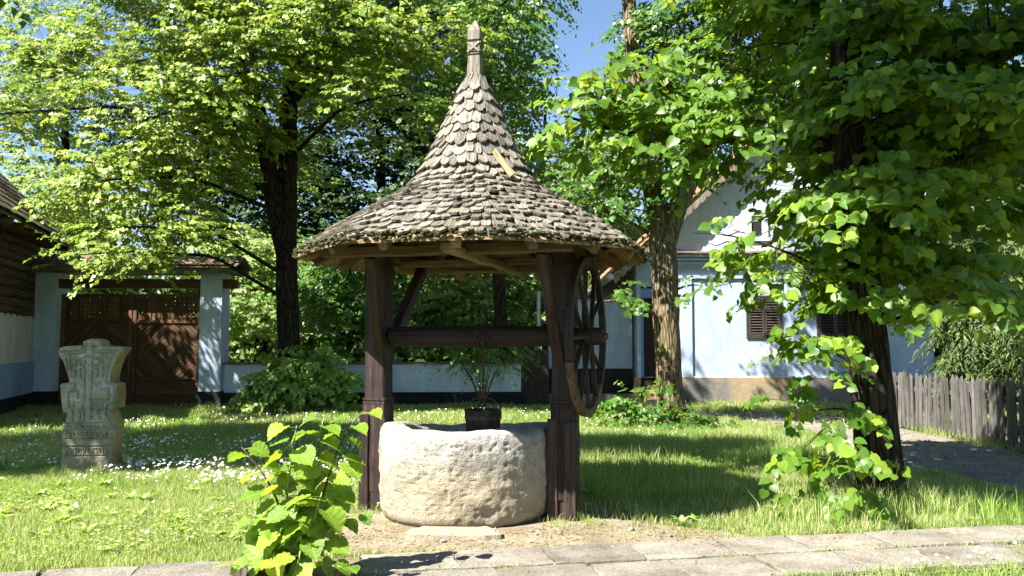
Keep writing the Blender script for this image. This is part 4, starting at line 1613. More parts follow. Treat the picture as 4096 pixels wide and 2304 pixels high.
# local: x along the wall away from the camera, y = into the house (left of travel), z up
mb = MB()
mb.box(0, LL, 0.02, 4.98, 1.0, 1.92)
mb.build('white_wall', M_WHITE, log_house)
mb = MB()
for k in range(int(LL / 0.42)):
    x = 0.2 + 0.42 * k
    mb.add([(x - 0.14, 0.012, 1.915), (x + 0.14, 0.012, 1.915), (x + 0.12, 0.012, 2.02), (x + 0.04, 0.012, 2.06), (x - 0.06, 0.012, 2.055), (x - 0.12, 0.012, 2.0),
            (x - 0.14, 0.11, 1.915), (x + 0.14, 0.11, 1.915), (x + 0.12, 0.11, 2.02), (x + 0.04, 0.11, 2.06), (x - 0.06, 0.11, 2.055), (x - 0.12, 0.11, 2.0)],
           [(0, 1, 2, 3, 4, 5)] + [(i, i + 6, (i + 1) % 6 + 6, (i + 1) % 6) for i in range(6)])
mb.build('plaster_scallops', M_WHITE, log_house)
mb = MB()
mb.box(-0.03, LL + 0.03, -0.05, 5.05, 0.34, 1.0)
mb.build('blue_base', M_BLUE2, log_house)
mb = MB()
mb.box(-0.05, LL + 0.05, -0.08, 5.08, -0.05, 0.34)
mb.build('tarred_foot', M_BLACK, log_house)
z = 1.95
k = 0
while z < 3.5:
    h = random.uniform(0.14, 0.20)
    cs = []
    n_ = 24
    vs = []
    for i in range(n_ + 1):
        x = LL * i / n_
        wob_ = 0.018 * float(fbm(np.array([[x * 1.2, k * 7.1, 0.5]]), 3)[0]) * 2
        for (yy, zz) in ((-0.005, 0.0), (-0.045, 0.25), (-0.05, 0.55), (-0.035, 0.85), (0.0, 0.99), (0.2, 0.99), (0.2, 0.0)):
            vs.append((x, yy + 0.03 + random.uniform(-.006, .006), z + h * zz + wob_))
    fs = [tuple(range(7)), tuple(n_ * 7 + q for q in reversed(range(7)))]
    for i in range(n_):
        for q in range(7):
            q2 = (q + 1) % 7
            fs.append((i * 7 + q, (i + 1) * 7 + q, (i + 1) * 7 + q2, i * 7 + q2))
    # stored with local z along the log so that the grain follows it
    mb = MB()
    mb.add([(b_, c, a) for a, b_, c in vs], fs)
    link('log', mb.mesh('log'), M_LOG, log_house, Matrix(((0, 0, 1, 0), (1, 0, 0, 0), (0, 1, 0, 0), (0, 0, 0, 1))))
    z += h + 0.008
    k += 1
mb = MB()
mb.box(0.05, LL - 0.05, 0.2, 4.95, 1.93, 3.6)
mb.build('inner_wall', M_LOG, log_house)
# rafter ends and shingled roof
for k in range(9):
    x = 0.15 + (LL) * k / 8.3
    beam('rafter_end', (x, -0.58, 3.47), (x, 0.5, 3.62), 0.11, 0.12, M_LOG, log_house, 0.01, 2, 0.004)
mb = MB()
sl = R(46)
ridge_y, ridge_z = 2.5, 3.62 + 3.1 * math.tan(sl)
vs = [(-0.1, -0.62, 3.56), (LL - 0.15, -0.62, 3.56), (LL - 0.15, ridge_y, ridge_z), (-0.1, ridge_y, ridge_z)]
mb.add(vs + [(a, b_, c - 0.05) for a, b_, c in vs], [(0, 1, 2, 3), (7, 6, 5, 4), (0, 4, 5, 1), (1, 5, 6, 2), (2, 6, 7, 3), (3, 7, 4, 0)])
lr = mb.build('roof', M_LOG, log_house)
mb = MB()
vs = [(-0.1, 5.62, 3.56), (LL - 0.15, 5.62, 3.56), (LL - 0.15, ridge_y + 0.002, ridge_z), (-0.1, ridge_y + 0.002, ridge_z)]
mb.add(vs + [(a, b_, c - 0.05) for a, b_, c in vs], [(3, 2, 1, 0), (4, 5, 6, 7), (0, 1, 5, 4), (1, 2, 6, 5), (2, 3, 7, 6), (3, 0, 4, 7)])
mb.build('roof', M_LOG, log_house)
for x0 in (0.06, LL - 0.36):
    mb = MB()
    tri = [(0.15, 3.605), (4.85, 3.605), (ridge_y, ridge_z - 0.16)]
    mb.add([(x0, a, b_) for a, b_ in tri] + [(x0 + 0.06, a, b_) for a, b_ in tri], [(0, 2, 1), (3, 4, 5), (0, 1, 4, 3), (1, 2, 5, 4), (2, 0, 3, 5)])
    mb.build('gable_boarding', M_LOG, log_house)
sm = []
for q in range(3):
    mb = MB()
    mb.box(-0.062, 0.062, 0, 0.34, 0, 0.018)
    m_ = mb.mesh('shingle')
    m_.materials.append(M_SHINGLE4)
    sm.append(m_)
items = []
slope_d = Vector((0, math.cos(math.atan2(ridge_z - 3.56, ridge_y + .62)), math.sin(math.atan2(ridge_z - 3.56, ridge_y + .62))))
sa = math.atan2(slope_d.z, slope_d.y)
for row in range(15):
    for k in range(47):
        x = -0.08 + (LL - 0.08) * (k + 0.5) / 47
        p = Vector((x, -0.66, 3.585)) + slope_d * (0.26 * row + random.uniform(-.02, .02))
        items.append((x - row * 0.3, Matrix.Translation(p) @ Matrix.Rotation(sa - 0.05 + random.uniform(-.02, .02), 4, 'X') @ Matrix.Rotation(random.uniform(-.03, .03), 4, 'Z')))
items.sort(key=lambda t: -t[0])
for q, (sc_, m) in enumerate(items[:300]):
    link('shingle', sm[q % 3], None, lr, m)
mb = MB()
for sc_, m in items[300:]:
    c8 = [m @ Vector(v.co) for v in sm[0].vertices]
    mb.add(c8, [tuple(p.vertices) for p in sm[0].polygons], random.random())
o = mb.build('shingle_covering', M_SHINGLE4, lr)
o['kind'] = 'stuff'

# ================================================================== LOW BLUE WALL between gate and house
W0, W1 = Vector((-6.26, 17.95, 0)), Vector((0.20, 18.35, 0))
wd = (W1 - W0).normalized()
low = empty('garden_wall', W0, math.atan2(wd.y, wd.x))
tag(low, 'low pale blue plastered garden wall with a dark foot behind the well', 'wall')
WLEN = (W1 - W0).length
mb = MB()
mb.box(0, WLEN, 0, 0.3, 0.32, 0.93)
mb.build('wall_face', M_PILLAR, low)
mb = MB()
mb.box(0.002, WLEN + 0.02, -0.04, 0.32, -0.05, 0.318)
mb.build('foot', M_BLACK, low)
mb = MB()
mb.box(-0.09, 0.09, -0.24, 0.24, 0, 0.03)
ct = mb.mesh('coping_tile')
ct.materials.append(M_TILEOLD)
for k in range(36):
    link('coping_tile', ct, None, low, Matrix.Translation((0.09 + 0.18 * k, 0.15, 0.935 + random.uniform(0, .015))) @ Matrix.Rotation(random.uniform(-.04, .04), 4, 'Y') @ Matrix.Rotation(random.uniform(-.05, .05), 4, 'Z'))
mb = MB()
mb.box(0.20, 0.82, 18.42, 18.50, -0.04, 1.25)
o = mb.build('dark_opening_board', M_DARKWOOD)  # board added to paint the darkness of an open gateway
tag(o, 'dark board put in for the unlit opening at the right end of the low blue wall', 'door')

# ================================================================== BLUE HOUSE
HX0, HX1, HY = 2.87, 9.7, 19.0
house = empty('blue_house', (0, HY, 0))
tag(house, 'pale blue gabled house with a red tile roof and brown shutters', 'house')


def wall_open(name, xs, zs, opens, y0, y1, mat, parent):
    """front wall with openings on a grid of breaks; reveals included"""
    mb = MB()
    def is_open(i, j):
        cx, cz = (xs[i] + xs[i + 1]) / 2, (zs[j] + zs[j + 1]) / 2
        return any(a < cx < b_ and c < cz < d for a, b_, c, d in opens)
    nx, nz = len(xs), len(zs)
    vs = [(x, y0, z) for z in zs for x in xs] + [(x, y1, z) for z in zs for x in xs]
    o_ = nx * nz
    fs = []
    for j in range(nz - 1):
        for i in range(nx - 1):
            a, b_, c, d = j * nx + i, j * nx + i + 1, (j + 1) * nx + i + 1, (j + 1) * nx + i
            if is_open(i, j):
                for (p, q, ni, nj) in ((a, b_, i, j - 1), (b_, c, i + 1, j), (c, d, i, j + 1), (d, a, i - 1, j)):
                    if not (0 <= ni < nx - 1 and 0 <= nj < nz - 1) or not is_open(ni, nj):
                        fs.append((q, p, p + o_, q + o_))
            else:
                fs.append((a, b_, c, d))
                fs.append((d + o_, c + o_, b_ + o_, a + o_))
    mb.add(vs, fs)
    return mb.build(name, mat, parent)


DOOR = (2.97, 3.82, 0.60, 2.70)
WIN1 = (5.40, 6.22, 1.50, 2.49)
WIN2 = (7.02, 7.86, 1.50, 2.49)
xs = [HX0, DOOR[0], DOOR[1], WIN1[0], WIN1[1], WIN2[0], WIN2[1], HX1]
zs = [0.60, 1.50, 2.49, 2.70, 3.44]
wall_open('front_wall', xs, zs, [DOOR, WIN1, WIN2], 0.0, 0.42, M_BLUE, house)
mb = MB()
mb.box(HX0, HX0 + 0.42, 0.421, 8.5, 0.60, 3.30)
mb.build('side_wall', M_BLUE, house)
mb = MB()
mb.box(HX1 - 0.42, HX1, 0.421, 8.5, 0.60, 3.30)
mb.build('side_wall', M_BLUE, house)
AX = (HX0 + HX1) / 2
SL = 0.93
AZ = 3.44 + (AX - HX0) * SL
mb = MB()
mb.prism([(HX0, 3.442), (HX1, 3.442), (AX, AZ)], 0.03, 0.40)
mb.build('gable', M_GABLE, house)
mb = MB()
mb.box(HX0 - 0.05, DOOR[0] - 0.02, -0.05, 0.40, -0.05, 0.60)
mb.box(DOOR[1] + 0.02, HX1 + 0.05, -0.05, 0.40, -0.05, 0.60)
mb.build('plinth', M_PLINTH, house)
mb = MB()
mb.box(HX0 - 0.05, HX0 + 0.41, 0.41, 8.5, -0.05, 0.60)
mb.build('plinth', M_PLINTH, house)
mb = MB()
mb.box(HX0 + 0.42, HX1 - 0.42, 1.2, 1.25, 0, 3.3)
mb.build('inner_wall', M_DARK, house)  # black sheet, painted darkness of the rooms inside
# ledge over plinth, pilasters, mouldings, cornice
mb = MB()
mb.box(3.90, 4.14, -0.06, -0.002, 0.605, 2.86)
mb.build('pilaster', M_BLUE, house)
mb = MB()
mb.box(DOOR[1] + 0.02, HX1 + 0.02, -0.035, -0.003, 0.602, 0.635)
mb.build('plinth_ledge', M_GABLE, house)
for z, hgt, pr_ in ((2.88, 0.05, 0.05), (3.06, 0.04, 0.035), (3.20, 0.06, 0.07), (3.29, 0.06, 0.12), (3.37, 0.05, 0.18)):
    mb = MB()
    mb.box(HX0 - 0.01, HX1 + 0.01, -pr_, -0.002, z, z + hgt)
    mb.build('moulding', M_BLUE, house)
mb = MB()
mb.box(-0.085, 0.085, -0.30, 0.03, 0, 0.022)
ctm = mb.mesh('cornice_tile')
ctm.materials.append(M_TILEOLD)
for k in range(38):
    link('cornice_tile', ctm, None, house, Matrix.Translation((HX0 + 0.09 + 0.178 * k, 0.03, 3.505 + random.uniform(0, .008))) @ Matrix.Rotation(R(14) + random.uniform(-.02, .02), 4, 'X') @ Matrix.Rotation(random.uniform(-.03, .03), 4, 'Z'))
# white lime patch under the window
rg = random.Random(2)
out = []
for k in range(26):
    t = 2 * math.pi * k / 26
    rr_ = rg.uniform(0.7, 1.15)
    out.append((5.93 + 0.22 * rr_ * math.cos(t), 1.22 + 0.20 * rr_ * math.sin(t)))
mb = MB()
mb.prism(out, -0.004, -0.001)
mb.build('lime_patch', M_WHITE, house)
# wavy stucco line and framed panel painted dark as the attic opening
mb = MB()
pts = [(4.3 + 0.05 * k, 0.024, 3.72 + 0.045 * math.sin(k * 0.55)) for k in range(44)]
mb.tube(pts, 0.012, 5)
pts = [(4.7 + 0.05 * k, 0.024, 3.95 + 0.04 * math.sin(k * 0.6 + 1)) for k in range(34)]
mb.tube(pts, 0.012, 5)
mb.build('stucco_garland', M_GABLE, house)
att = MB()
att.box(5.56, 5.80, 0.010, 0.027, 3.90, 4.22)
ao = att.build('attic_window', M_DARK, house)
for (a, b_, c, d) in ((5.42, 5.555, 3.84, 4.34), (5.805, 5.94, 3.84, 4.34), (5.42, 5.94, 4.345, 4.45), (5.38, 5.98, 3.76, 3.835)):
    mb = MB()
    mb.box(a, b_, -0.03, 0.026, c, d)
    mb.build('stucco_frame', M_GABLE, ao)
# shutters
for wi, (a, b_, c, d) in enumerate((WIN1, WIN2)):
    mb = MB()
    mb.box(a + .01, b_ - .01, 0.20, 0.24, c + .01, d - .01)
    win = mb.build('window', M_DARK, house)  # near-black pane painted as the dark behind the slats
    win['label'] = ('shuttered window in full sun' if wi == 0 else 'shuttered window half hidden by leaves')
    for (p0, p1) in (((a + .022, -0.01, c), (a + .022, -0.01, d)), ((b_ - .022, -0.01, c), (b_ - .022, -0.01, d))):
        beam('window_frame', p0, p1, 0.044, 0.06, M_SHUTTER, win, 0.004, 2, 0.001, up=(0, 1, 0))
    for z in (c + .022, d - .022):
        beam('window_frame', (a + .045, -0.01, z), (b_ - .045, -0.01, z), 0.06, 0.044, M_SHUTTER, win, 0.004, 2, 0.001)
    mid = (a + b_) / 2
    for (x0, x1) in ((a + .05, mid - .004), (mid + .004, b_ - .05)):
        mb = MB()
        y0, y1 = -0.045, -0.015
        z0, z1, zm = c + .05, d - .05, c + 0.66
        w = 0.045
        mb.box(x0, x0 + w, y0, y1, z0, z1)
        mb.box(x1 - w, x1, y0, y1, z0, z1)
        for zz in (z0, zm, z1 - w):
            mb.box(x0 + w + .0005, x1 - w - .0005, y0 + .001, y1 - .001, zz, zz + w)
        sh = mb.build('shutter_leaf', M_SHUTTER, win)
        for (za, zb, ns_) in ((z0 + w, zm, 9), (zm + w, z1 - w, 3)):
            for k in range(ns_):
                z = za + (zb - za) * (k + 0.5) / ns_
                beam('slat', (x0 + w - .004, -0.03, z), (x1 - w + .004, -0.03, z), 0.012, 0.044, M_SHUTTER, sh, 0.002, 1, 0.001, up=(0, 0.75, 0.65))
# door and steps
mb = MB()
mb.box(DOOR[0] + .03, DOOR[1] - .03, 0.34, 0.40, DOOR[2] + .02, DOOR[3] - .25)
dr = mb.build('door', M_DARKWOOD, house)
mb = MB()
mb.box(DOOR[0] + .005, DOOR[0] + .07, 0.05, 0.41, DOOR[2] + .01, DOOR[3] - .26)
mb.box(DOOR[0] + .005, DOOR[1] - .005, 0.06, 0.41, DOOR[3] - .255, DOOR[3] - .05)
mb.build('door_frame', plain('blue_door_paint', (0.12, 0.20, 0.42), 0.6), dr)
for k in range(3):
    mb = MB()
    mb.box(DOOR[0] + .01, DOOR[1] - .01, -0.85 + 0.27 * k, 0.38, -0.05 + 0.2 * k, 0.148 + 0.2 * k)
    mb.build('step', M_DARKWOOD if k == 2 else M_PLINTH, house)
# roof planes with tiles
tilt = math.atan(SL)
for sgn in (-1, 1):
    mb = MB()
    eave = (AX - HX0) + 0.55
    vs = [(AX + sgn * eave, -0.35, AZ - eave * SL + 0.06), (AX + sgn * eave, 9.0, AZ - eave * SL + 0.06), (AX + sgn * 0.001, 9.0, AZ + 0.06), (AX + sgn * 0.001, -0.35, AZ + 0.06)]
    mb.add(vs + [(a, b_, c - 0.06) for a, b_, c in vs], [(0, 1, 2, 3), (7, 6, 5, 4), (0, 4, 5, 1), (1, 5, 6, 2), (2, 6, 7, 3), (3, 7, 4, 0)])
    rf = mb.build('roof', M_TILE, house)
    mb = MB()
    mb.add([(-0.085, 0, 0.0), (-0.04, 0, 0.022), (0.04, 0, 0.022), (0.085, 0, 0.0), (-0.085, 0.36, -0.004), (-0.04, 0.36, 0.018), (0.04, 0.36, 0.018), (0.085, 0.36, -0.004),
            (-0.085, 0, -0.018), (0.085, 0, -0.018), (0.085, 0.36, -0.02), (-0.085, 0.36, -0.02)],
           [(0, 1, 5, 4), (1, 2, 6, 5), (2, 3, 7, 6), (0, 8, 9, 3, 2, 1), (3, 9, 10, 7), (0, 4, 11, 8)])
    tm = mb.mesh('tile')
    tm.materials.append(M_TILE)
    Ls_ = eave / math.cos(tilt)
    items = []
    for row in range(int(Ls_ / 0.26)):
        for k in range(52):
            yy = -0.30 + 0.178 * k
            t = 0.26 * row
            p = Vector((AX + sgn * (eave + 0.03 - t * math.cos(tilt)), yy + random.uniform(-.008, .008), AZ - eave * SL + 0.085 + t * math.sin(tilt) + random.uniform(0, .012)))
            dn_ = Vector((-sgn * math.cos(tilt), 0, math.sin(tilt)))
            up_ = Vector((sgn * math.sin(tilt), 0, math.cos(tilt)))
            x_ = dn_.cross(up_)
            m = Matrix(((x_.x, dn_.x, up_.x, p.x), (x_.y, dn_.y, up_.y, p.y), (x_.z, dn_.z, up_.z, p.z), (0, 0, 0, 1)))
            items.append((yy, m))
    items.sort(key=lambda t: t[0])
    if sgn < 0:
        for sc_, m in items[:300]:
            link('tile', tm, None, rf, m)
        items = items[300:]
    mb = MB()
    for sc_, m in items:
        mb.add([m @ Vector(v.co) for v in tm.vertices], [tuple(p.vertices) for p in tm.polygons], random.random())
    o = mb.build('tile_covering', M_TILE, rf)
    o['kind'] = 'stuff'
    # scalloped bargeboard
    mb = MB()
    nlob = 26
    for k in range(nlob):
        t0, t1 = k / nlob, (k + 0.96) / nlob
        x0, x1 = AX + sgn * eave * (1 - t0), AX + sgn * eave * (1 - t1)
        z0, z1 = AZ - eave * (1 - t0) * SL - 0.01, AZ - eave * (1 - t1) * SL - 0.01
        xm, zm = (x0 + x1) / 2, (z0 + z1) / 2
        poly = [(x0, z0), (x1, z1), (x1, z1 - 0.16), (xm + (x1 - xm) * .5, zm - 0.21 + (z1 - zm) * .5), (xm + (x0 - xm) * .5, zm - 0.21 + (z0 - zm) * .5), (x0, z0 - 0.16)]
        mb.prism(poly, -0.34, -0.315)
    mb.build('bargeboard', M_GREYBEAM, house)
# gutter along the left eave
mb = MB()
ez = AZ - ((AX - HX0) + 0.6) * SL
mb.tube([(HX0 - 0.62, -0.3, ez + 0.02), (HX0 - 0.62, 9.0, ez - 0.02)], 0.08, 10)
mb.build('gutter', M_METAL, house)

# courtyard wall left of the house
yard = empty('courtyard_wall', (0, 19.3, 0))
tag(yard, 'tall pale blue courtyard wall with a black foot left of the house', 'wall')
mb = MB()
mb.box(0.85, 2.81, 0, 0.32, 0.80, 2.42)
mb.build('wall_face', M_BLUE, yard)
mb = MB()
mb.box(0.83, 2.80, -0.04, 0.34, 0.22, 0.798)
mb.build('foot', M_BLACK, yard)
mb = MB()
mb.box(0.82, 2.79, -0.10, 0.36, -0.05, 0.218)
mb.build('stone_footing', M_TOMB, yard)
for k in range(11):
    link('coping_tile', ct, None, yard, Matrix.Translation((0.94 + 0.178 * k, 0.16, 2.425 + random.uniform(0, .01))) @ Matrix.Rotation(random.uniform(-.04, .04), 4, 'Z'))
mb = MB()
mb.tube([(0.62, 19.2, 2.6), (0.62, 19.2, 0.35), (0.68, 19.0, 0.10), (0.72, 18.85, 0.04)], 0.045, 8)
o = mb.build('downpipe', M_METAL)
tag(o, 'grey metal downpipe beside the dark board in the wall opening', 'downpipe')

# ================================================================== PICKET FENCE
fence = empty('picket_fence', (6.62, 9.0, 0))
tag(fence, 'grey weathered picket fence with pointed tops along the gravel walk', 'fence')
FA = Vector((6.72, 9.6, 0))
FB = Vector((6.36, 14.6, 0))
fd = (FB - FA).normalized()
FL = (FB - FA).length
fn = Vector((-fd.y, fd.x, 0))
np_ = int(FL / 0.122)
pm = []
for q in range(4):
    w, h, t_ = random.uniform(0.070, 0.086), random.uniform(0.885, 0.93), 0.022
    pk = random.uniform(-0.02, 0.02)
    mb = MB()
    mb.prism([(-w / 2, 0), (w / 2, 0), (w / 2 * .96, h - 0.075), (pk, h), (-w / 2 * .97, h - 0.07)], -t_ / 2, t_ / 2)
    m_ = mb.mesh('picket')
    m_.materials.append(M_FENCE)
    pm.append(m_)
fa = math.atan2(fd.y, fd.x)
for k in range(np_ + 1):
    p = FA + fd * (k * 0.122 + random.uniform(-.008, .008)) - fence.location
    m = Matrix.Translation((p.x, p.y, 0.02 + random.uniform(-.02, .02))) @ Matrix.Rotation(fa + random.uniform(-.06, .06), 4, 'Z') @ Matrix.Rotation(random.uniform(-.02, .02), 4, 'Y') @ Matrix.Rotation(random.uniform(-.03, .03), 4, 'X')
    link('picket', random.choice(pm), None, fence, m)
fo = fence.location
sidev = Vector((fn.x, fn.y, 0))
if sidev.x < 0:
    sidev = -sidev
for z in (0.22, 0.66):
    a, b_ = FA + sidev * 0.045 - fo, FB + sidev * 0.045 - fo
    beam('rail', (a.x, a.y, z), (b_.x, b_.y, z), 0.05, 0.07, M_FENCE, fence, 0.006, 6, 0.003)
for k in range(3):
    p = FA + fd * (0.5 + 2.0 * k) + sidev * 0.12 - fo
    beam('fence_post', (p.x, p.y, -0.1), (p.x, p.y, 0.84), 0.09, 0.09, M_FENCE, fence, 0.008, 3, 0.003)

# ================================================================== TREES
def interp_path(pts, z):
    pts = np.array(pts, float)
    zz = np.clip(z, pts[0, 2] + 0.6, pts[-1, 2])
    return np.array([np.interp(zz, pts[:, 2], pts[:, k]) for k in range(3)])


def tree(name, label, group, pts, rads, vols, mat, barkm, dens, L, K, size, seed, tmpl=None, single=0, forks=(), amp=0.02, sides=26, flare=0.35, limb_r=0.06, twig_r=0.0, step=0.08, arch=0.10, **kw):
    base = np.array(pts[0], float)
    base[2] = 0
    t = empty(name, base)
    tag(t, label, 'tree', group)
    sh = -base
    P = np.array(pts, float) + sh
    link('trunk', trunk_mesh('trunk', P, rads, sides, step, amp, flare, seed), barkm, t)
    for fp, fr_ in forks:
        link('branch', trunk_mesh('branch', np.array(fp, float) + sh, fr_, max(10, sides - 6), step, amp * 0.8, 0, seed + 5), barkm, t)
    paths = [np.array(pts, float)] + [np.array(f[0], float) for f in forks]
    vv = []
    rg_ = random.Random(seed)
    for v in vols:
        c = np.array(v[:3], float)
        best = None
        for ph in paths:
            sl_ = np.concatenate([[0], np.cumsum(np.linalg.norm(np.diff(ph, axis=0), axis=1))])
            for zz in np.linspace(min(0.95, sl_[-1] * 0.2), sl_[-1] * 0.97, 20):
                q = np.array([np.interp(zz, sl_, ph[:, k]) for k in range(3)])
                dist = np.linalg.norm(q - c) + max(0, q[2] - c[2] + 0.25) * 1.5
                if best is None or dist < best[0]:
                    best = (dist, q)
        q = best[1]
        mid = q * 0.45 + c * 0.55 + np.array([rg_.uniform(-.1, .1), rg_.uniform(-.1, .1), arch * best[0] + 0.02])
        lr_ = limb_r * min(1.0, 0.35 + best[0] / 4)
        end = c + (c - mid) * 0.55
        end[2] -= 0.1
        limb(t, [q + sh, mid + sh, c + sh, end + sh], [lr_, lr_ * 0.7, lr_ * 0.42, lr_ * 0.15], barkm, 0.15 * lr_, 9, seed)
        vv.append((c[0] + sh[0], c[1] + sh[1], c[2], *v[3:]))
    fr, mb = twig_leaves(vv, dens, L, K, size, seed, twig_r=twig_r, **kw)
    # camera test for single leaves needs world positions
    wfr = (fr[0] - sh,) + fr[1:]
    rng = np.random.default_rng(seed)
    keep = np.ones(len(fr[0]), bool)
    if single:
        idx = pick_large(wfr, single)
        keep[idx] = False
        meshes = []
        for q in range(4):
            TV, TF = leaf_template(9, 0.12 + 0.07 * q, 0.15 + 0.12 * q, 0.0, 0.03)
            me = mesh_np('leaf', TV, TF, 3, True)
            me.materials.append(mat)
            meshes.append(me)
        PP, B, A, Nn, S = fr[:5]
        for q, i in enumerate(idx):
            s = S[i]
            m = Matrix(((B[i][0] * s, A[i][0] * s, Nn[i][0] * s, PP[i][0]), (B[i][1] * s, A[i][1] * s, Nn[i][1] * s, PP[i][1]), (B[i][2] * s, A[i][2] * s, Nn[i][2] * s, PP[i][2]), (0, 0, 0, 1)))
            link('leaf', meshes[q % 4], None, t, m)
    if tmpl is L_MID:                         # the part of the crown above the picture gets simpler leaves
        d_ = wfr[0]
        seen = (d_[:, 2] < 1.42 + 0.45 * d_[:, 1]) & (np.abs(d_[:, 0]) < 0.66 * d_[:, 1])
        o = link('upper_crown', leaf_mesh('upper_crown', tuple(a[keep & ~seen] for a in fr), L_FAR, rng), mat, t)
        o['kind'] = 'stuff'
        keep &= seen
    o = link('crown', leaf_mesh('crown', tuple(a[keep] for a in fr), tmpl or L_FAR, rng), mat, t)
    o['kind'] = 'stuff'
    if mb:
        o = mb.build('twigs', M_TWIG, t)
        o['kind'] = 'stuff'
    return t


# --- the near linden on the right, its low limbs reaching left over the lawn
T2V = [(0.51, 7.90, 3.74, 0.50, 0.50, 0.16, 0.8), (1.03, 7.70, 3.95, 0.41, 0.50, 0.17), (1.12, 7.80, 3.48, 0.45, 0.50, 0.20), (1.61, 7.60, 3.31, 0.55, 0.50, 0.22),
       (1.91, 7.60, 3.54, 0.44, 0.50, 0.22), (2.25, 7.50, 3.36, 0.40, 0.50, 0.25), (2.73, 7.20, 3.61, 0.45, 0.70, 0.28), (2.60, 8.40, 4.54, 0.80, 0.90, 0.50),
       (3.40, 8.00, 4.41, 0.97, 1.00, 0.54), (3.95, 7.20, 4.04, 0.76, 0.90, 0.52), (3.47, 7.80, 3.09, 0.68, 0.80, 0.56, 1.2), (3.22, 8.00, 2.95, 0.45, 0.70, 0.40, 0.9),
       (3.85, 6.50, 3.06, 0.45, 0.70, 0.48), (3.28, 7.40, 2.35, 0.57, 0.70, 0.39, 1.2), (2.40, 6.90, 2.05, 0.36, 0.35, 0.13, 1.2), (2.92, 6.70, 1.85, 0.36, 0.40, 0.22, 0.8),
       (3.53, 7.20, 2.05, 0.42, 0.60, 0.35), (2.48, 6.80, 1.48, 0.14, 0.20, 0.20, 1.8), (2.52, 6.90, 0.90, 0.32, 0.25, 0.12, 1.1),
       (2.80, 6.72, 0.34, 0.25, 0.22, 0.16, 1.6), (1.90, 7.20, 2.38, 0.32, 0.30, 0.06, 0.7), (4.18, 7.60, 2.53, 0.51, 0.60, 0.37),
       (4.4, 7.4, 4.9, 1.2, 1.3, 0.8), (2.6, 7.6, 5.4, 1.1, 1.2, 0.7), (3.6, 7.2, 6.4, 1.2, 1.2, 0.7, 0.5), (4.9, 8.6, 3.6, 0.8, 1.0, 0.8), (3.3, 7.2, 7.6, 1.2, 1.2, 0.8, 0.6), (2.95, 6.45, 2.55, 0.42, 0.22, 0.40, 1.3), (3.0, 6.5, 3.3, 0.5, 0.25, 0.45, 1.3), (2.75, 6.7, 2.65, 0.35, 0.3, 0.25), (3.3, 6.4, 1.75, 0.35, 0.25, 0.3), (4.5, 6.9, 3.2, 0.5, 0.6, 0.6, 1.2), (2.9, 6.6, 4.05, 0.4, 0.3, 0.30, 1.2), (4.2, 7.2, 1.95, 0.5, 0.5, 0.3, 0.7), (3.75, 7.9, 3.7, 0.7, 0.7, 0.4, 1.2), (4.6, 7.6, 3.9, 0.6, 0.7, 0.5, 1.2), (2.3, 8.2, 4.1, 0.5, 0.5, 0.3)]
tree('linden_tree', 'near dark-trunked linden on the right with broad leaves hanging to the grass', 'lindens around the courtyard',
     [(3.13, 7.05, -0.15), (3.10, 7.05, 0.4), (3.02, 7.0, 1.29), (2.95, 7.0, 1.96), (2.90, 7.05, 2.8), (2.95, 7.1, 4.0), (3.1, 7.2, 6.0), (3.25, 7.2, 7.8)],
     [0.185, 0.178, 0.17, 0.165, 0.15, 0.13, 0.09, 0.04], T2V, M_LEAF_T2, M_BARK2, 20, 0.36, 10, 0.098, 31, L_MID, 300, clump=8, cr=0.18, arch=0.015, forks=[([(2.92, 7.06, 3.0), (2.6, 7.35, 3.35), (2.2, 7.5, 3.32), (1.6, 7.65, 3.24), (1.1, 7.8, 3.42), (0.5, 7.9, 3.62)], [0.06, 0.045, 0.036, 0.028, 0.02, 0.008]), ([(2.9, 7.05, 2.9), (3.3, 7.3, 3.4), (3.9, 7.4, 3.8), (4.6, 7.6, 4.1)], [0.06, 0.05, 0.035, 0.015])], amp=0.018, limb_r=0.022, twig_r=0.004, step=0.04, sides=40, axis=(3.0, 7.2, 3), hang=0.75, droop=0.45)

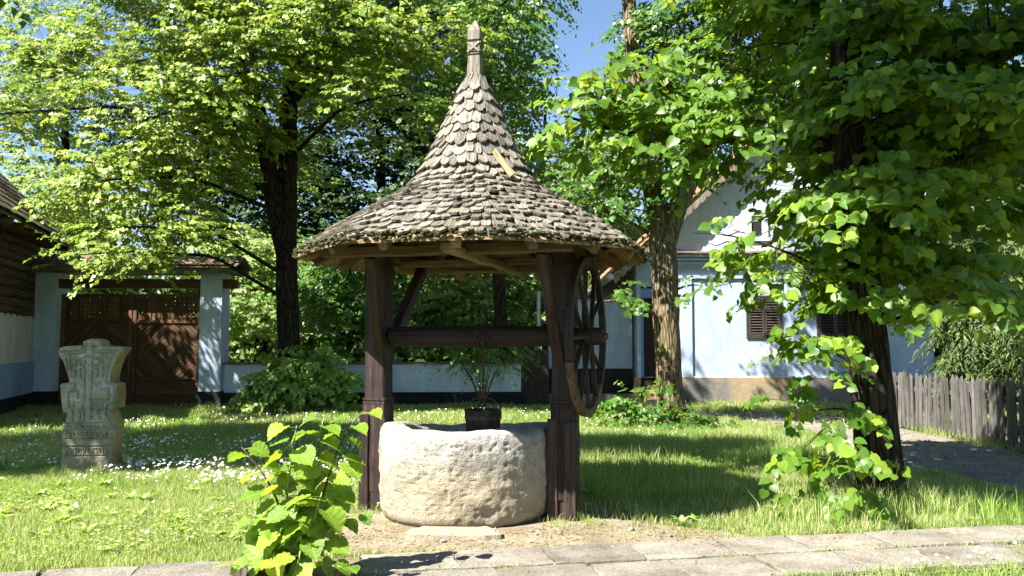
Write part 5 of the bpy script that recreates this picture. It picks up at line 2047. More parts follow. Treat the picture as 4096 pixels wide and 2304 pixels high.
# --- the mossy linden in the middle distance
T1V = [(1.80, 14.2, 4.25, 0.80, 0.6, 0.65), (1.25, 14.1, 3.75, 0.42, 0.4, 0.30), (2.38, 13.8, 4.99, 1.0, 1.2, 0.7),
       (3.1, 14.5, 6.85, 1.2, 1.4, 0.9), (1.50, 13.4, 2.10, 0.36, 0.35, 0.28, 0.45), (3.12, 13.9, 2.45, 0.16, 0.25, 0.35, 0.3), (4.4, 14.4, 5.6, 1.2, 1.3, 0.9), (4.9, 14.2, 7.6, 1.5, 1.4, 1.0),
       (2.8, 13.9, 8.8, 1.1, 1.1, 0.9), (3.6, 14.4, 9.6, 1.6, 1.6, 1.1), (5.6, 14.6, 6.3, 1.2, 1.2, 0.9)]
tree('linden_tree', 'linden with a golden mossy trunk forking before the blue house', 'lindens around the courtyard',
     [(2.74, 14.16, -0.15), (2.70, 14.15, 0.6), (2.64, 14.12, 1.8), (2.60, 14.1, 2.92), (2.52, 14.15, 3.7), (2.25, 14.2, 5.2), (2.08, 14.4, 7.6), (2.0, 14.6, 10.0)],
     [0.25, 0.225, 0.22, 0.225, 0.19, 0.16, 0.12, 0.05], T1V, M_LEAF_T1, M_BARK1, 26, 0.42, 10, 0.105, 32, L_FAR, 200, clump=9, cr=0.30,
     forks=[([(2.62, 14.1, 3.1), (2.85, 14.15, 3.7), (3.15, 14.2, 4.3), (3.8, 14.25, 5.4), (4.4, 14.2, 6.5), (4.9, 14.1, 8.4)], [0.20, 0.17, 0.14, 0.12, 0.09, 0.04])],
     amp=0.03, limb_r=0.06, step=0.05, sides=44, axis=(2.6, 14.2, 4), hang=0.8, droop=0.5, twig_r=0.005)

# --- the bright flowering linden on the left
T3V = [(-6.4, 14.2, 3.42, 1.10, 0.8, 0.42), (-7.35, 15.0, 4.41, 1.35, 1.2, 0.55), (-6.16, 15.6, 4.76, 1.10, 1.2, 0.75), (-6.09, 15.0, 5.75, 1.88, 1.5, 0.70), (-4.79, 15.0, 6.65, 1.88, 1.6, 0.75),
       (-2.92, 14.5, 6.77, 1.55, 1.4, 0.65), (-6.42, 15.5, 7.53, 1.94, 1.6, 0.75), (-2.30, 14.3, 5.75, 0.75, 0.7, 0.35), (-1.70, 14.5, 7.14, 0.77, 0.8, 0.45),
       (-8.93, 17.0, 7.1, 1.2, 1.2, 0.8), (-3.9, 18.6, 6.9, 2.4, 1.8, 1.0, 0.6), (-5.75, 18.5, 5.2, 1.3, 1.4, 1.1, 0.6), (-4.4, 15.4, 8.4, 2.6, 2.2, 1.1, 0.8), (-6.0, 16.0, 9.8, 2.6, 2.2, 1.2, 0.7), (-3.2, 16.4, 9.6, 2.2, 2.0, 1.2, 0.7), (-9.9, 15.6, 5.8, 0.8, 0.8, 0.6), (-6.5, 13.9, 2.95, 0.8, 0.6, 0.24)]
tree('linden_tree', 'sunlit yellow-green linden in flower with its dark trunk left of the well', 'lindens around the courtyard',
     [(-4.50, 17.0, -0.15), (-4.60, 17.0, 1.5), (-4.69, 17.0, 3.4), (-4.69, 17.0, 6.1), (-4.5, 16.8, 8.0), (-4.4, 16.6, 10.4)],
     [0.26, 0.225, 0.215, 0.18, 0.13, 0.06], T3V, M_LEAF_T3, M_BARK2, 27, 0.30, 12, 0.092, 33, L_FAR, 300, clump=30, cr=0.38, twig_r=0.004,
     forks=[([(-4.69, 17.0, 3.2), (-4.95, 16.9, 4.4), (-5.22, 16.8, 6.1), (-5.9, 16.3, 8.0), (-6.2, 16.0, 9.8)], [0.20, 0.18, 0.15, 0.10, 0.05])],
     amp=0.03, limb_r=0.045, step=0.07, sides=36, axis=(-4.7, 17, 4), hang=0.5, droop=0.35, tilt=0.55)

# --- tree standing left of the frame: shades the lawn around the stone cross
TLV = [(-8.7, 7.6, 5.2, 2.1, 1.3, 0.9), (-7.6, 7.4, 6.6, 2.0, 1.4, 1.0), (-9.8, 7.9, 6.8, 2.0, 1.5, 1.0), (-8.6, 7.6, 8.2, 2.0, 1.5, 1.0), (-5.4, 6.7, 8.2, 1.6, 0.7, 0.6, 0.8), (-3.6, 6.2, 8.8, 1.1, 0.6, 0.5, 1.2), (-8.2, 8.3, 3.9, 1.2, 0.8, 0.5), (-7.4, 8.4, 5.4, 1.5, 1.0, 0.7), (-6.6, 8.4, 7.6, 1.6, 1.0, 0.6), (-5.6, 7.4, 6.2, 1.3, 0.9, 0.6), (-4.8, 7.1, 7.2, 1.2, 0.8, 0.5), (-7.7, 9.6, 6.4, 1.5, 1.0, 0.6)]
tree('linden_tree', 'linden standing left of the lawn, out of the picture, shading the stone cross', 'lindens around the courtyard',
     [(-9.0, 7.4, -0.15), (-9.0, 7.5, 2.0), (-8.9, 7.5, 4.5), (-8.7, 7.5, 7.0), (-8.6, 7.5, 9.0)], [0.28, 0.25, 0.22, 0.14, 0.05], TLV, M_LEAF_T1, M_BARK2, 30, 0.55, 10, 0.16, 34, L_FAR, 0,
     forks=[([(-8.9, 7.5, 4.5), (-7.6, 7.2, 6.2), (-5.6, 6.8, 7.7), (-3.6, 6.3, 8.6)], [0.14, 0.11, 0.08, 0.03])], sides=16, step=0.2, limb_r=0.07)

tree('linden_tree', 'linden standing right of the path, out of the picture, shading the gravel walk', 'lindens around the courtyard',
     [(5.2, 2.2, -0.15), (5.1, 2.3, 2.5), (4.6, 2.6, 5.0), (4.0, 3.2, 8.0)], [0.26, 0.22, 0.18, 0.06],
     [(1.2, 4.9, 6.6, 0.8, 1.0, 0.45, 1.4), (2.3, 5.4, 6.7, 0.9, 1.0, 0.5, 1.4), (0.4, 4.0, 6.8, 0.6, 0.8, 0.4, 1.3), (1.0, 4.4, 7.6, 1.1, 1.4, 0.6), (0.3, 4.1, 7.7, 0.6, 1.3, 0.5), (1.8, 4.6, 8.2, 1.2, 1.4, 0.5), (2.4, 3.9, 7.4, 1.2, 1.4, 0.7), (1.2, 3.2, 8.8, 1.2, 1.2, 0.6), (3.4, 5.2, 7.6, 1.0, 1.0, 0.6), (4.2, 3.2, 6.2, 1.3, 1.3, 0.8)],
     M_LEAF_T1, M_BARK2, 15, 0.5, 10, 0.14, 35, L_FAR, 0, sides=14, step=0.25, limb_r=0.08)

# --- far trees behind the walls
FAR = [
    ('pale far tree behind the log house roof', M_LEAF_BG, (-13.4, 24.5), [(-13.4, 24.0, 7.6, 2.3, 2.0, 2.2, 0.8), (-12.3, 21.5, 5.0, 1.5, 1.4, 1.2, 0.8), (-14.5, 24, 10.5, 2.0, 2, 1.4, 0.5), (-11.2, 22, 3.4, 1.6, 1.2, 1.2)], 20, 41),
    ('dark tree high behind the flowering linden', M_LEAF_BGD, (-9.6, 25.5), [(-9.8, 25.5, 11.0, 2.2, 2.0, 1.8), (-10.2, 25, 7.8, 2.3, 1.8, 1.6), (-9.0, 25, 5.0, 2.0, 1.6, 1.5)], 20, 42),
    ('shade-darkened tree filling the gap behind the dark trunk', M_LEAF_BGD, (-4.2, 26.0), [(-4.3, 26, 4.6, 2.6, 2, 2.2), (-4.6, 26, 8.4, 2.8, 2, 2.0), (-6.8, 25.5, 6.2, 2.0, 1.6, 2.0), (-2.4, 25.5, 6.6, 1.8, 1.6, 2.2), (-4.5, 26, 12, 3, 2.4, 2), (-2.6, 25, 3.2, 1.6, 1.2, 1.2)], 24, 43),
    ('tall leafy tree behind the tip of the well roof', M_LEAF_T1, (-0.9, 25.8), [(-0.9, 25.8, 6.2, 1.7, 1.8, 1.5), (-1.0, 25.6, 8.6, 1.9, 1.8, 1.5), (-1.6, 25.5, 11.3, 1.8, 1.8, 1.2), (-0.3, 25.5, 4.0, 1.4, 1.4, 1.2)], 16, 44),
    ('pale yellow-green tree right of the well roof before the sky', M_LEAF_BG, (2.1, 28.0), [(2.0, 27, 6.4, 1.5, 1.8, 1.2, 1.2), (1.4, 26.6, 4.7, 1.4, 1.6, 1.2, 1.2), (2.9, 27.5, 5.0, 1.2, 1.4, 1.2), (3.0, 28, 7.6, 1.2, 1.4, 0.9)], 20, 45),
    ('light green bushy tree behind the gate right pillar', M_LEAF_BG, (-7.0, 22.8), [(-7.2, 23, 3.5, 1.3, 1.3, 1.2, 1.2), (-6.4, 21.4, 2.0, 1.2, 1.2, 1.0, 1.2), (-7.8, 22.5, 1.7, 1.1, 1.1, 0.9)], 22, 46),
    ('sunlit bushy tree seen between the well posts', M_LEAF_BG, (-1.3, 22.0), [(-1.5, 21.8, 2.2, 1.6, 1.3, 1.0, 1.2), (0.1, 22.2, 2.5, 1.2, 1.2, 1.0, 1.2), (-1.0, 22.0, 3.8, 1.6, 1.2, 0.9), (-2.6, 21.6, 1.6, 0.9, 1.0, 0.8)], 22, 47),
    ('mid green bushy tree left of the well behind the low wall', M_LEAF_T1, (-4.2, 21.5), [(-4.4, 21.2, 2.3, 1.2, 1.2, 1.0), (-3.3, 21.4, 2.0, 1.0, 1.0, 0.9), (-4.0, 21.5, 3.7, 1.2, 1.1, 0.9)], 20, 48),
    ('dark tree at the right edge behind the fence', M_LEAF_BGD, (11.5, 21.5), [(12.2, 21.5, 5.6, 2.1, 1.8, 2.0), (10.6, 22, 8.4, 2.6, 2.2, 2.0), (10.8, 21, 3.0, 1.6, 1.4, 1.6), (13.5, 21, 3.2, 2.0, 1.6, 2.0), (12, 22, 11, 2.6, 2.2, 1.8)], 14, 49),
    ('thin airy tree against the blue sky right of the finial', M_LEAF_BG, (1.3, 31.0), [(1.5, 31, 10.6, 0.8, 1.0, 1.0, 0.35), (0.9, 31, 8.6, 1.0, 1.2, 1.0, 0.5)], 14, 50),
]
for lab, mt, (bx, by), vols, dn_, sd in FAR:
    top = max(v[2] for v in vols)
    tree('far_tree', lab, 'trees beyond the walls', [(bx, by, -0.15), (bx + .1, by, top * 0.4), (bx - .1, by, top * 0.75), (bx, by, top + 0.2)], [0.22, 0.18, 0.11, 0.04], vols, mt, M_BARK2, dn_, 0.5, 9, 0.135, sd, L_FAR, 0, clump=9, cr=0.42, sides=12, step=0.3, limb_r=0.07, axis=(bx, by, 3))

rng_w = np.random.default_rng(90)
nw = 30000
ang_ = rng_w.uniform(-0.85, 0.85, nw)
dst = rng_w.uniform(42, 52, nw)
Pw = np.stack([np.sin(ang_) * dst, np.cos(ang_) * dst, np.zeros(nw)], -1)
Pw[:, 2] = rng_w.random(nw) ** 0.8 * (6.0 + 5.0 * fbm(np.stack([ang_ * 14, dst * 0.1, ang_ * 0], -1), 4)).clip(2.5, 9)
frw = leaf_frames(Pw, rng_w.normal(size=(nw, 3)) + np.array([0, 0, -0.4]), rng_w.normal(size=(nw, 3)) * 0.6 + np.array([-0.3, -0.4, 0.8]), rng_w.uniform(0.35, 0.8, nw))
o = link('distant_wood', leaf_mesh('distant_wood', frw, L_FAR, rng_w), M_LEAF_BGD)
tag(o, 'distant wood closing the view behind the walls', 'wood', None, 'stuff')

# --- leafy crown hanging in front of the sky left of the finial (upper branches of a tree behind)
tree('linden_tree', 'linden with ivy-hung branches behind the finial of the well roof', 'lindens around the courtyard',
     [(-0.2, 18.9, -0.15), (-0.3, 18.9, 3), (-0.5, 18.6, 6), (-0.6, 18.2, 9)], [0.16, 0.14, 0.10, 0.04],
     [(-0.2, 17.6, 7.9, 1.1, 1.0, 0.8), (-1.15, 17.0, 6.9, 0.8, 0.9, 0.9), (0.25, 17.6, 7.0, 0.5, 0.8, 0.9, 0.8), (0.1, 18.2, 9.3, 1.2, 1.2, 0.9), (0.3, 18, 5.4, 0.35, 0.5, 0.9, 0.7)],
     M_LEAF_T1, M_BARK2, 20, 0.5, 10, 0.10, 51, L_FAR, 0, sides=14, step=0.2, limb_r=0.06, hang=0.9, droop=0.7)

# --- juniper behind the fence
ju = empty('juniper', (7.5, 12.7, 0))
tag(ju, 'dark feathery juniper with drooping sprays behind the picket fence', 'tree')
link('trunk', trunk_mesh('trunk', [(0, 0, -0.1), (0, 0, 2), (0.05, 0, 4.2)], [0.12, 0.09, 0.03], 12, 0.2, 0.01, 0.3, 3), M_BARK2, ju)
fr, mb = twig_leaves([(-0.45, 0.1, 1.9, 0.5, 0.6, 1.2), (0.05, -0.2, 2.6, 0.6, 0.7, 1.5), (-0.15, -0.9, 1.6, 0.35, 0.4, 0.8, 0.8), (0.6, 0, 2.2, 0.7, 0.8, 1.6)], 42, 0.40, 22, 0.10, 61, up=-0.1, droop=0.55, hang=0.9, tilt=0.6, shell=0.35)
add_leaves(ju, fr, L_NEEDLE, M_LEAF_JUN, 0, 'crown', 61)
for k in range(9):
    a = random.uniform(0, 6.28)
    z = 0.6 + 0.35 * k
    limb(ju, [(0, 0, z), (0.35 * math.cos(a), 0.35 * math.sin(a), z + 0.15), (0.6 * math.cos(a), 0.6 * math.sin(a), z + 0.1)], [0.03, 0.02, 0.008], M_BARK2, 0.004, 6, k)


# ================================================================== SHRUBS
def shrub(name, label, base, vols, mat, dens, L, K, size, seed, tmpl, single, stems, cat='shrub', group=None, **kw):
    t = empty(name, base)
    tag(t, label, cat, group)
    for k, v in enumerate(vols):
        a = np.array([random.uniform(-.08, .08), random.uniform(-.08, .08), -0.05])
        c = np.array(v[:3], float)
        for q in range(stems):
            c2 = c + np.array([random.uniform(-.6, .6) * v[3], random.uniform(-.6, .6) * v[4], random.uniform(-.2, .7) * v[5]])
            mid = (a + c2) / 2 + np.array([0, 0, 0.12])
            limb(t, [a, mid, c2], [0.013, 0.010, 0.004], M_TWIG, 0.002, 6, k)
    fr, mb = twig_leaves(vols, dens, L, K, size, seed, **kw)
    fr = (np.column_stack([fr[0][:, 0], fr[0][:, 1], np.maximum(fr[0][:, 2], 0.05)]),) + fr[1:]
    w = (fr[0] + np.array(base),) + fr[1:]
    keep = np.ones(len(fr[0]), bool)
    if single:
        idx = pick_large(w, single)
        keep[idx] = False
        sel = tuple(a[idx] for a in fr)
        TV, TF = leaf_template(9, 0.18, 0.25)
        me = mesh_np('leaf', TV, TF, 3, True)
        me.materials.append(mat)
        P, B, A, Nn, S = sel[:5]
        for i in range(len(P)):
            s = S[i]
            m = Matrix(((B[i][0] * s, A[i][0] * s, Nn[i][0] * s, P[i][0]), (B[i][1] * s, A[i][1] * s, Nn[i][1] * s, P[i][1]), (B[i][2] * s, A[i][2] * s, Nn[i][2] * s, P[i][2]), (0, 0, 0, 1)))
            link('leaf', me, None, t, m)
    if keep.any():
        o = link('foliage', leaf_mesh('foliage', tuple(a[keep] for a in fr), tmpl, np.random.default_rng(seed)), mat, t)
        o['kind'] = 'stuff'
    return t


shrub('linden_shrub', 'dense green linden shoots at the foot of the dark trunk before the wall', (-4.35, 16.4, 0),
      [(0.0, 0.0, 0.58, 0.8, 0.7, 0.50), (-0.4, -0.1, 0.32, 0.6, 0.6, 0.30), (0.7, 0.3, 0.65, 0.45, 0.5, 0.4), (0.2, 0.2, 1.0, 0.55, 0.5, 0.35)], M_LEAF_BUSH, 34, 0.30, 9, 0.125, 71, L_FAR, 150, 4, hang=0.9, droop=0.6)
shrub('linden_shrub', 'pale green linden shoots around the foot of the mossy trunk', (2.35, 13.6, 0),
      [(-0.3, -0.1, 0.45, 0.50, 0.40, 0.22, 0.8), (0.1, -0.3, 0.18, 0.70, 0.45, 0.14), (-0.6, -0.15, 0.25, 0.35, 0.3, 0.18), (0.75, -0.4, 0.18, 0.35, 0.3, 0.12), (0.1, -0.25, 0.8, 0.12, 0.15, 0.22, 0.6)], M_LEAF_T1, 24, 0.30, 8, 0.095, 72, L_FAR, 150, 4, hang=0.5)
# multi-stemmed vase shaped shrub seen through the well frame
vs_ = empty('vase_shrub', (-0.62, 17.35, 0))
tag(vs_, 'feathery many-stemmed shrub before the low blue wall, seen under the windlass', 'shrub')
for k in range(13):
    a = 2 * math.pi * k / 13 + random.uniform(-.2, .2)
    e = random.uniform(0.35, 0.85)
    limb(vs_, [(0.06 * math.cos(a), 0.06 * math.sin(a), -0.05), (0.2 * e * math.cos(a), 0.2 * e * math.sin(a), 0.5), (e * math.cos(a), 0.6 * e * math.sin(a), 1.25)], [0.014, 0.011, 0.004], M_TWIG, 0.002, 6, k)
fr, mb = twig_leaves([(0, 0, 1.05, 0.95, 0.6, 0.32), (0.2, 0, 1.4, 0.9, 0.6, 0.35, 0.7)], 26, 0.36, 12, 0.07, 73, hang=0.8, droop=0.6)
add_leaves(vs_, fr, (L_NEEDLE[0] * np.array([2.2, 1, 1]), L_NEEDLE[1]), M_LEAF_T1, 0, 'foliage', 73)

# ================================================================== STUMP WITH YOUNG SHOOTS (foreground)
st = empty('linden_stump', STUMP)
tag(st, 'low rotten stump sprouting bright young linden shoots beside the path', 'stump')
mb = MB()
n_ = 34
vs, rg = [], random.Random(8)
rad = [0.20 + rg.uniform(-.035, .03) for _ in range(n_)]
top = [0.10 + 0.035 * math.sin(k * 0.7) + rg.uniform(-.022, .022) for k in range(n_)]
for zf, rf_ in ((-0.05, 1.12), (0.03, 1.05), (0.85, 1.0), (1.0, 0.93)):
    for k in range(n_):
        t = 2 * math.pi * k / n_
        z = zf if zf < 0.1 else top[k] * zf
        vs.append((rad[k] * rf_ * math.cos(t) + rg.uniform(-.005, .005), rad[k] * rf_ * math.sin(t), z))
for k in range(n_):
    t = 2 * math.pi * k / n_
    vs.append((rad[k] * 0.55 * math.cos(t), rad[k] * 0.55 * math.sin(t), 0.075 + rg.uniform(-.02, .02)))
vs.append((0, 0, 0.06))
fs = []
for i in range(4):
    for k in range(n_):
        k2_ = (k + 1) % n_
        fs.append((i * n_ + k, i * n_ + k2_, (i + 1) * n_ + k2_, (i + 1) * n_ + k))
for k in range(n_):
    fs.append((4 * n_ + k, 4 * n_ + (k + 1) % n_, 5 * n_))
mb.add(vs, fs)
mb.build('stump_wood', M_CUT, st)
leafm = []
for q in range(6):
    TV, TF = leaf_template(21, 0.10 + 0.05 * q, 0.10 + 0.12 * q, 0.020, 0.03, 0.92 + 0.05 * (q % 3))
    me = mesh_np('leaf', TV, TF, 3, True)
    me.materials.append(M_LEAF_SPROUT)
    leafm.append(me)
# shoots: (points), leaf sizes start->end, number of leaves
SH_ = [
    ([(0.08, 0.02, 0.06), (0.14, 0.0, 0.35), (0.24, -0.02, 0.65), (0.33, 0.0, 0.88), (0.46, 0.0, 1.00)], 0.165, 0.09, 16),
    ([(0.02, 0.04, 0.06), (0.05, 0.03, 0.40), (0.10, 0.0, 0.72), (0.20, -0.03, 0.97)], 0.17, 0.10, 15),
    ([(-0.04, 0.0, 0.07), (-0.06, -0.03, 0.38), (-0.02, -0.08, 0.68), (0.03, -0.1, 0.93)], 0.17, 0.10, 15),
    ([(-0.06, 0.0, 0.06), (-0.08, -0.02, 0.42), (-0.20, -0.05, 0.64), (-0.36, -0.06, 0.80)], 0.19, 0.10, 10),
    ([(0.10, -0.02, 0.06), (0.24, -0.08, 0.30), (0.38, -0.10, 0.42), (0.56, -0.10, 0.42)], 0.16, 0.06, 7),
    ([(0.05, -0.06, 0.06), (0.10, -0.16, 0.34), (0.16, -0.2, 0.16), (0.18, -0.24, 0.05)], 0.16, 0.09, 7),
    ([(-0.05, -0.03, 0.06), (-0.18, -0.08, 0.30), (-0.26, -0.1, 0.42)], 0.13, 0.06, 6),
    ([(0.0, -0.08, 0.06), (-0.08, -0.18, 0.16), (-0.22, -0.24, 0.16)], 0.13, 0.09, 5),
    ([(0.12, -0.04, 0.06), (0.30, -0.14, 0.14), (0.46, -0.2, 0.14)], 0.15, 0.10, 6),
    ([(0.06, 0.05, 0.06), (0.20, 0.05, 0.45), (0.32, 0.02, 0.72)], 0.17, 0.11, 6),
    ([(0.0, -0.03, 0.06), (0.0, -0.10, 0.28), (0.05, -0.14, 0.52)], 0.16, 0.12, 6),
    ([(0.05, -0.03, 0.06), (0.14, -0.12, 0.28), (0.22, -0.14, 0.55)], 0.17, 0.12, 5),
]
rg = np.random.default_rng(15)
pet = MB()
for si, (pts, s0, s1, nl) in enumerate(SH_):
    pp = np.array(pts, float)
    pp[:, 0] = pp[:, 0] * 0.86 + 0.13 * np.clip(pp[:, 2] / 0.3, 0, 1)
    seg = np.concatenate([[0], np.cumsum(np.linalg.norm(np.diff(pp, axis=0), axis=1))])
    tt = np.linspace(0, seg[-1], 14)
    C = np.stack([np.interp(tt, seg, pp[:, k]) for k in range(3)], 1)
    for _ in range(2):
        C[1:-1] = (C[:-2] + 2 * C[1:-1] + C[2:]) / 4
    mb = MB()
    mb.tube([tuple(c) for c in C], list(np.linspace(0.011, 0.0035, 14)), 7)
    mb.build('stem', M_STEM if si not in (0, 3) else M_TWIG, st, True)
    for k in range(nl):
        u = 0.22 + 0.78 * (k + 0.7) / nl
        u = min(u, 1.0)
        c = np.array([np.interp(u * seg[-1], tt, C[:, q]) for q in range(3)])
        sgn = 1 if k % 2 else -1
        az = rg.uniform(-0.9, 0.9) + (0 if sgn > 0 else math.pi)
        out = np.array([math.cos(az), math.sin(az) * 0.9 - 0.25, 0])
        s = (s0 + (s1 - s0) * u) * rg.uniform(0.95, 1.3)
        low = 1 - u
        hang = 0.15 + 0.9 * low + rg.uniform(-.25, .3)
        pl = 0.045 + 0.03 * rg.random()
        e = c + out * pl + np.array([0, 0, 0.01])
        pet.tube([tuple(c), tuple(e)], [0.0028, 0.002], 5)
        A = out * 1.0 + np.array([0, 0, -hang]) + rg.normal(size=3) * 0.15
        Nv = np.array([0, 0, 1.0]) + out * 0.6 * low + np.array([-0.25, -0.55 * low - 0.15, 0]) + rg.normal(size=3) * 0.28
        P_, B, A_, N_, S_ = leaf_frames(e[None, :], A[None, :], Nv[None, :], np.array([s]))
        m = Matrix(((B[0][0] * s, A_[0][0] * s, N_[0][0] * s, e[0]), (B[0][1] * s, A_[0][1] * s, N_[0][1] * s, e[1]), (B[0][2] * s, A_[0][2] * s, N_[0][2] * s, e[2]), (0, 0, 0, 1)))
        link('leaf', leafm[int(rg.integers(6))], None, st, m)
o = pet.build('petioles', M_STEM, st)
o['kind'] = 'stuff'


# ================================================================== GRASS, DAISIES
def inpoly(x, y, poly):
    poly = np.asarray(poly)
    c = np.zeros(len(x), bool)
    n = len(poly)
    j = n - 1
    for i in range(n):
        xi, yi = poly[i]
        xj, yj = poly[j]
        cond = ((yi > y) != (yj > y)) & (x < (xj - xi) * (y - yi) / (yj - yi + 1e-12) + xi)
        c ^= cond
        j = i
    return c


def pathmask(x, y):
    u_, v_ = path_uv(x, y)
    front = 0.95 - np.clip((u_ - 5.2) * 0.22, 0, 0.45)
    e = 0.03 * np.sin(u_ * 9) + 0.03 * np.sin(u_ * 23 + 1)
    return (v_ > -0.02 + e) & (v_ < front + e)


def scatter(n, x0, x1, y0, y1, rng, fov=0.66):
    y = rng.uniform(y0, y1, n)
    x = rng.uniform(x0, x1, n)
    k = np.abs(x) < fov * y + 0.3
    return x[k], y[k]


def free(x, y, soil_keep, rng, gravel_keep=0.0):
    ok = np.ones(len(x), bool)
    ok &= ~(pathmask(x, y) & (rng.random(len(x)) > 0.015))
    s_ = inpoly(x, y, SOIL_P)
    sk_ = np.where((x > 0.9) & (soil_keep > 0), np.clip(0.10 + 0.35 * (x - 0.9), 0, 0.6), soil_keep) + np.where((y > 6.9) & (soil_keep > 0), 0.25, 0)
    ok &= ~(s_ & (rng.random(len(x)) > sk_))
    g_ = inpoly(x, y, GRAVEL_P)
    ok &= ~(g_ & (rng.random(len(x)) > gravel_keep))
    ok &= ((x - wc.x) ** 2 + (y - wc.y) ** 2 > 0.70 ** 2)
    ok &= ~((y > 17.7) & (x < -5.8)) & ~((y > 17.85 + 0.06 * (x + 6.3)) & (x < 0.9)) & ~((y > 18.9) & (x > 0.8))
    ok &= ~((np.abs(x + 4.54) < 0.28) & (np.abs(y - 9.02) < 0.13))
    ok &= ((x - STUMP.x) ** 2 + (y - STUMP.y) ** 2 > 0.2 ** 2)
    return ok


def grass(name, label, mat, x, y, h, w, rng, lean=0.5, two=True):
    n = len(x)
    a = rng.uniform(0, 2 * np.pi, n)
    la = rng.uniform(0, 2 * np.pi, n)
    ln = rng.random(n) * lean
    wx, wy = np.cos(a) * w / 2, np.sin(a) * w / 2
    lx, ly = np.cos(la) * ln * h, np.sin(la) * ln * h
    z = np.zeros(n)
    hh = h * np.sqrt(np.clip(1 - ln ** 2 * 0.6, 0.2, 1))
    v0 = np.stack([x - wx, y - wy, z - .01], -1)
    v1 = np.stack([x + wx, y + wy, z - .01], -1)
    tip = np.stack([x + lx, y + ly, hh], -1)
    if two:
        m0 = np.stack([x - wx * .8 + lx * .3, y - wy * .8 + ly * .3, hh * .58], -1)
        m1 = np.stack([x + wx * .8 + lx * .3, y + wy * .8 + ly * .3, hh * .58], -1)
        V = np.stack([v0, v1, m1, m0, tip], 1).reshape(-1, 3)
        b = (np.arange(n) * 5)[:, None]
        F = np.concatenate([b + np.array([[0, 1, 2]]), b + np.array([[0, 2, 3]]), b + np.array([[3, 2, 4]])], 1)
        k = 5
    else:
        V = np.stack([v0, v1, tip], 1).reshape(-1, 3)
        F = (np.arange(n) * 3)[:, None] + np.array([[0, 1, 2]])
        k = 3
    patch = fbm(np.stack([x * 0.9, y * 0.9, 0 * x + 2], -1), 4) * 0.8
    r_ = np.clip(rng.random(n) ** 1.5 * 0.75 + patch + 0.12, 0, 0.98)
    o = link(name, mesh_np(name, V, F, 3, False, np.repeat(r_, k)), mat)
    tag(o, label, 'grass', None, 'stuff')
    return o


rng = np.random.default_rng(77)
X, Y, Hh, Ww = [], [], [], []


def lay(n, x0, x1, y0, y1, h0, h1, w0, w1, soil=0.05, gr=0.0, clump=0.0):
    x, y = scatter(n, x0, x1, y0, y1, rng)
    k = free(x, y, soil, rng, gr)
    x, y = x[k], y[k]
    if clump:
        c = fbm(np.stack([x * 3.1, y * 3.1, 0 * x], -1), 3)
        k = c > rng.uniform(-0.5, 0.5, len(x)) * clump - 0.1
        x, y = x[k], y[k]
    tall = 0.75 + 1.1 * np.clip(fbm(np.stack([x * 1.3, y * 1.3, 0 * x + 5], -1), 3) + 0.3, 0, 1)
    X.append(x)
    Y.append(y)
    Hh.append(rng.uniform(h0, h1, len(x)) * tall)
    Ww.append(rng.uniform(w0, w1, len(x)))


lay(120000, -5.5, -0.9, 4.7, 9.2, 0.035, 0.075, 0.003, 0.007, 0.02)
lay(80000, 0.2, 6.0, 6.0, 10.0, 0.035, 0.085, 0.003, 0.0075, 0.06, 0.01)
lay(9000, 1.6, 4.6, 4.6, 6.4, 0.04, 0.09, 0.004, 0.008, 0.05, 0.02)
lay(60000, -9.0, -0.6, 9.2, 13.0, 0.05, 0.10, 0.007, 0.013)
lay(50000, 0.3, 5.5, 10.0, 14.5, 0.06, 0.13, 0.007, 0.013)
lay(60000, -12, 1.5, 13.0, 18.4, 0.06, 0.12, 0.011, 0.020)
lay(34000, 0.5, 9, 14.0, 19.0, 0.05, 0.10, 0.011, 0.020, 0.05, 0.02)
lay(16000, -1.5, 2.2, 7.6, 17, 0.07, 0.14, 0.008, 0.016)
grass('lawn_grass', 'green lawn grass growing over the courtyard', M_GRASS, np.concatenate(X), np.concatenate(Y), np.concatenate(Hh), np.concatenate(Ww), rng, 0.8)
# grass beyond the frame's neighbourhood and taller tufts along edges
X, Y, Hh, Ww = [], [], [], []


def tufts(cs, per, rad, h0, h1):
    for (cx, cy) in cs:
        x = cx + rng.normal(0, rad, per)
        y = cy + rng.normal(0, rad, per)
        k = ~pathmask(x, y) & ((x - wc.x) ** 2 + (y - wc.y) ** 2 > 0.72 ** 2)
        X.append(x[k])
        Y.append(y[k])
        Hh.append(rng.uniform(h0, h1, k.sum()))
        Ww.append(rng.uniform(0.004, 0.008, k.sum()))


tufts([(2.2 + 0.16 * k + rng.uniform(-.05, .05), 6.40 + rng.uniform(-.05, .2) + 0.02 * k) for k in range(12)], 110, 0.09, 0.10, 0.30)
tufts([(3.2 + 0.2 * k, 6.75 + rng.uniform(-.1, .25)) for k in range(8)], 70, 0.09, 0.08, 0.22)
tufts([(2.9 + rng.uniform(-.3, .4), 6.75 + rng.uniform(-.1, .2)) for k in range(8)], 60, 0.07, 0.12, 0.34)
tufts([(rng.uniform(0.8, 2.2), rng.uniform(7.6, 9.6)) for k in range(26)], 40, 0.10, 0.08, 0.20)
tufts([(rng.uniform(1.0, 4.2), rng.uniform(9.6, 13.5)) for k in range(60)], 40, 0.14, 0.10, 0.26)
tufts([(6.5 + rng.uniform(-.12, .05), rng.uniform(9.8, 14.2)) for k in range(22)], 30, 0.06, 0.06, 0.18)
tufts([(rng.uniform(3.6, 9), 18.78 + rng.uniform(-.1, .05)) for k in range(26)], 26, 0.10, 0.06, 0.2)
tufts([(rng.uniform(-9.5, -5.9), 17.6 + rng.uniform(-.15, .05)) for k in range(20)], 26, 0.12, 0.06, 0.2)
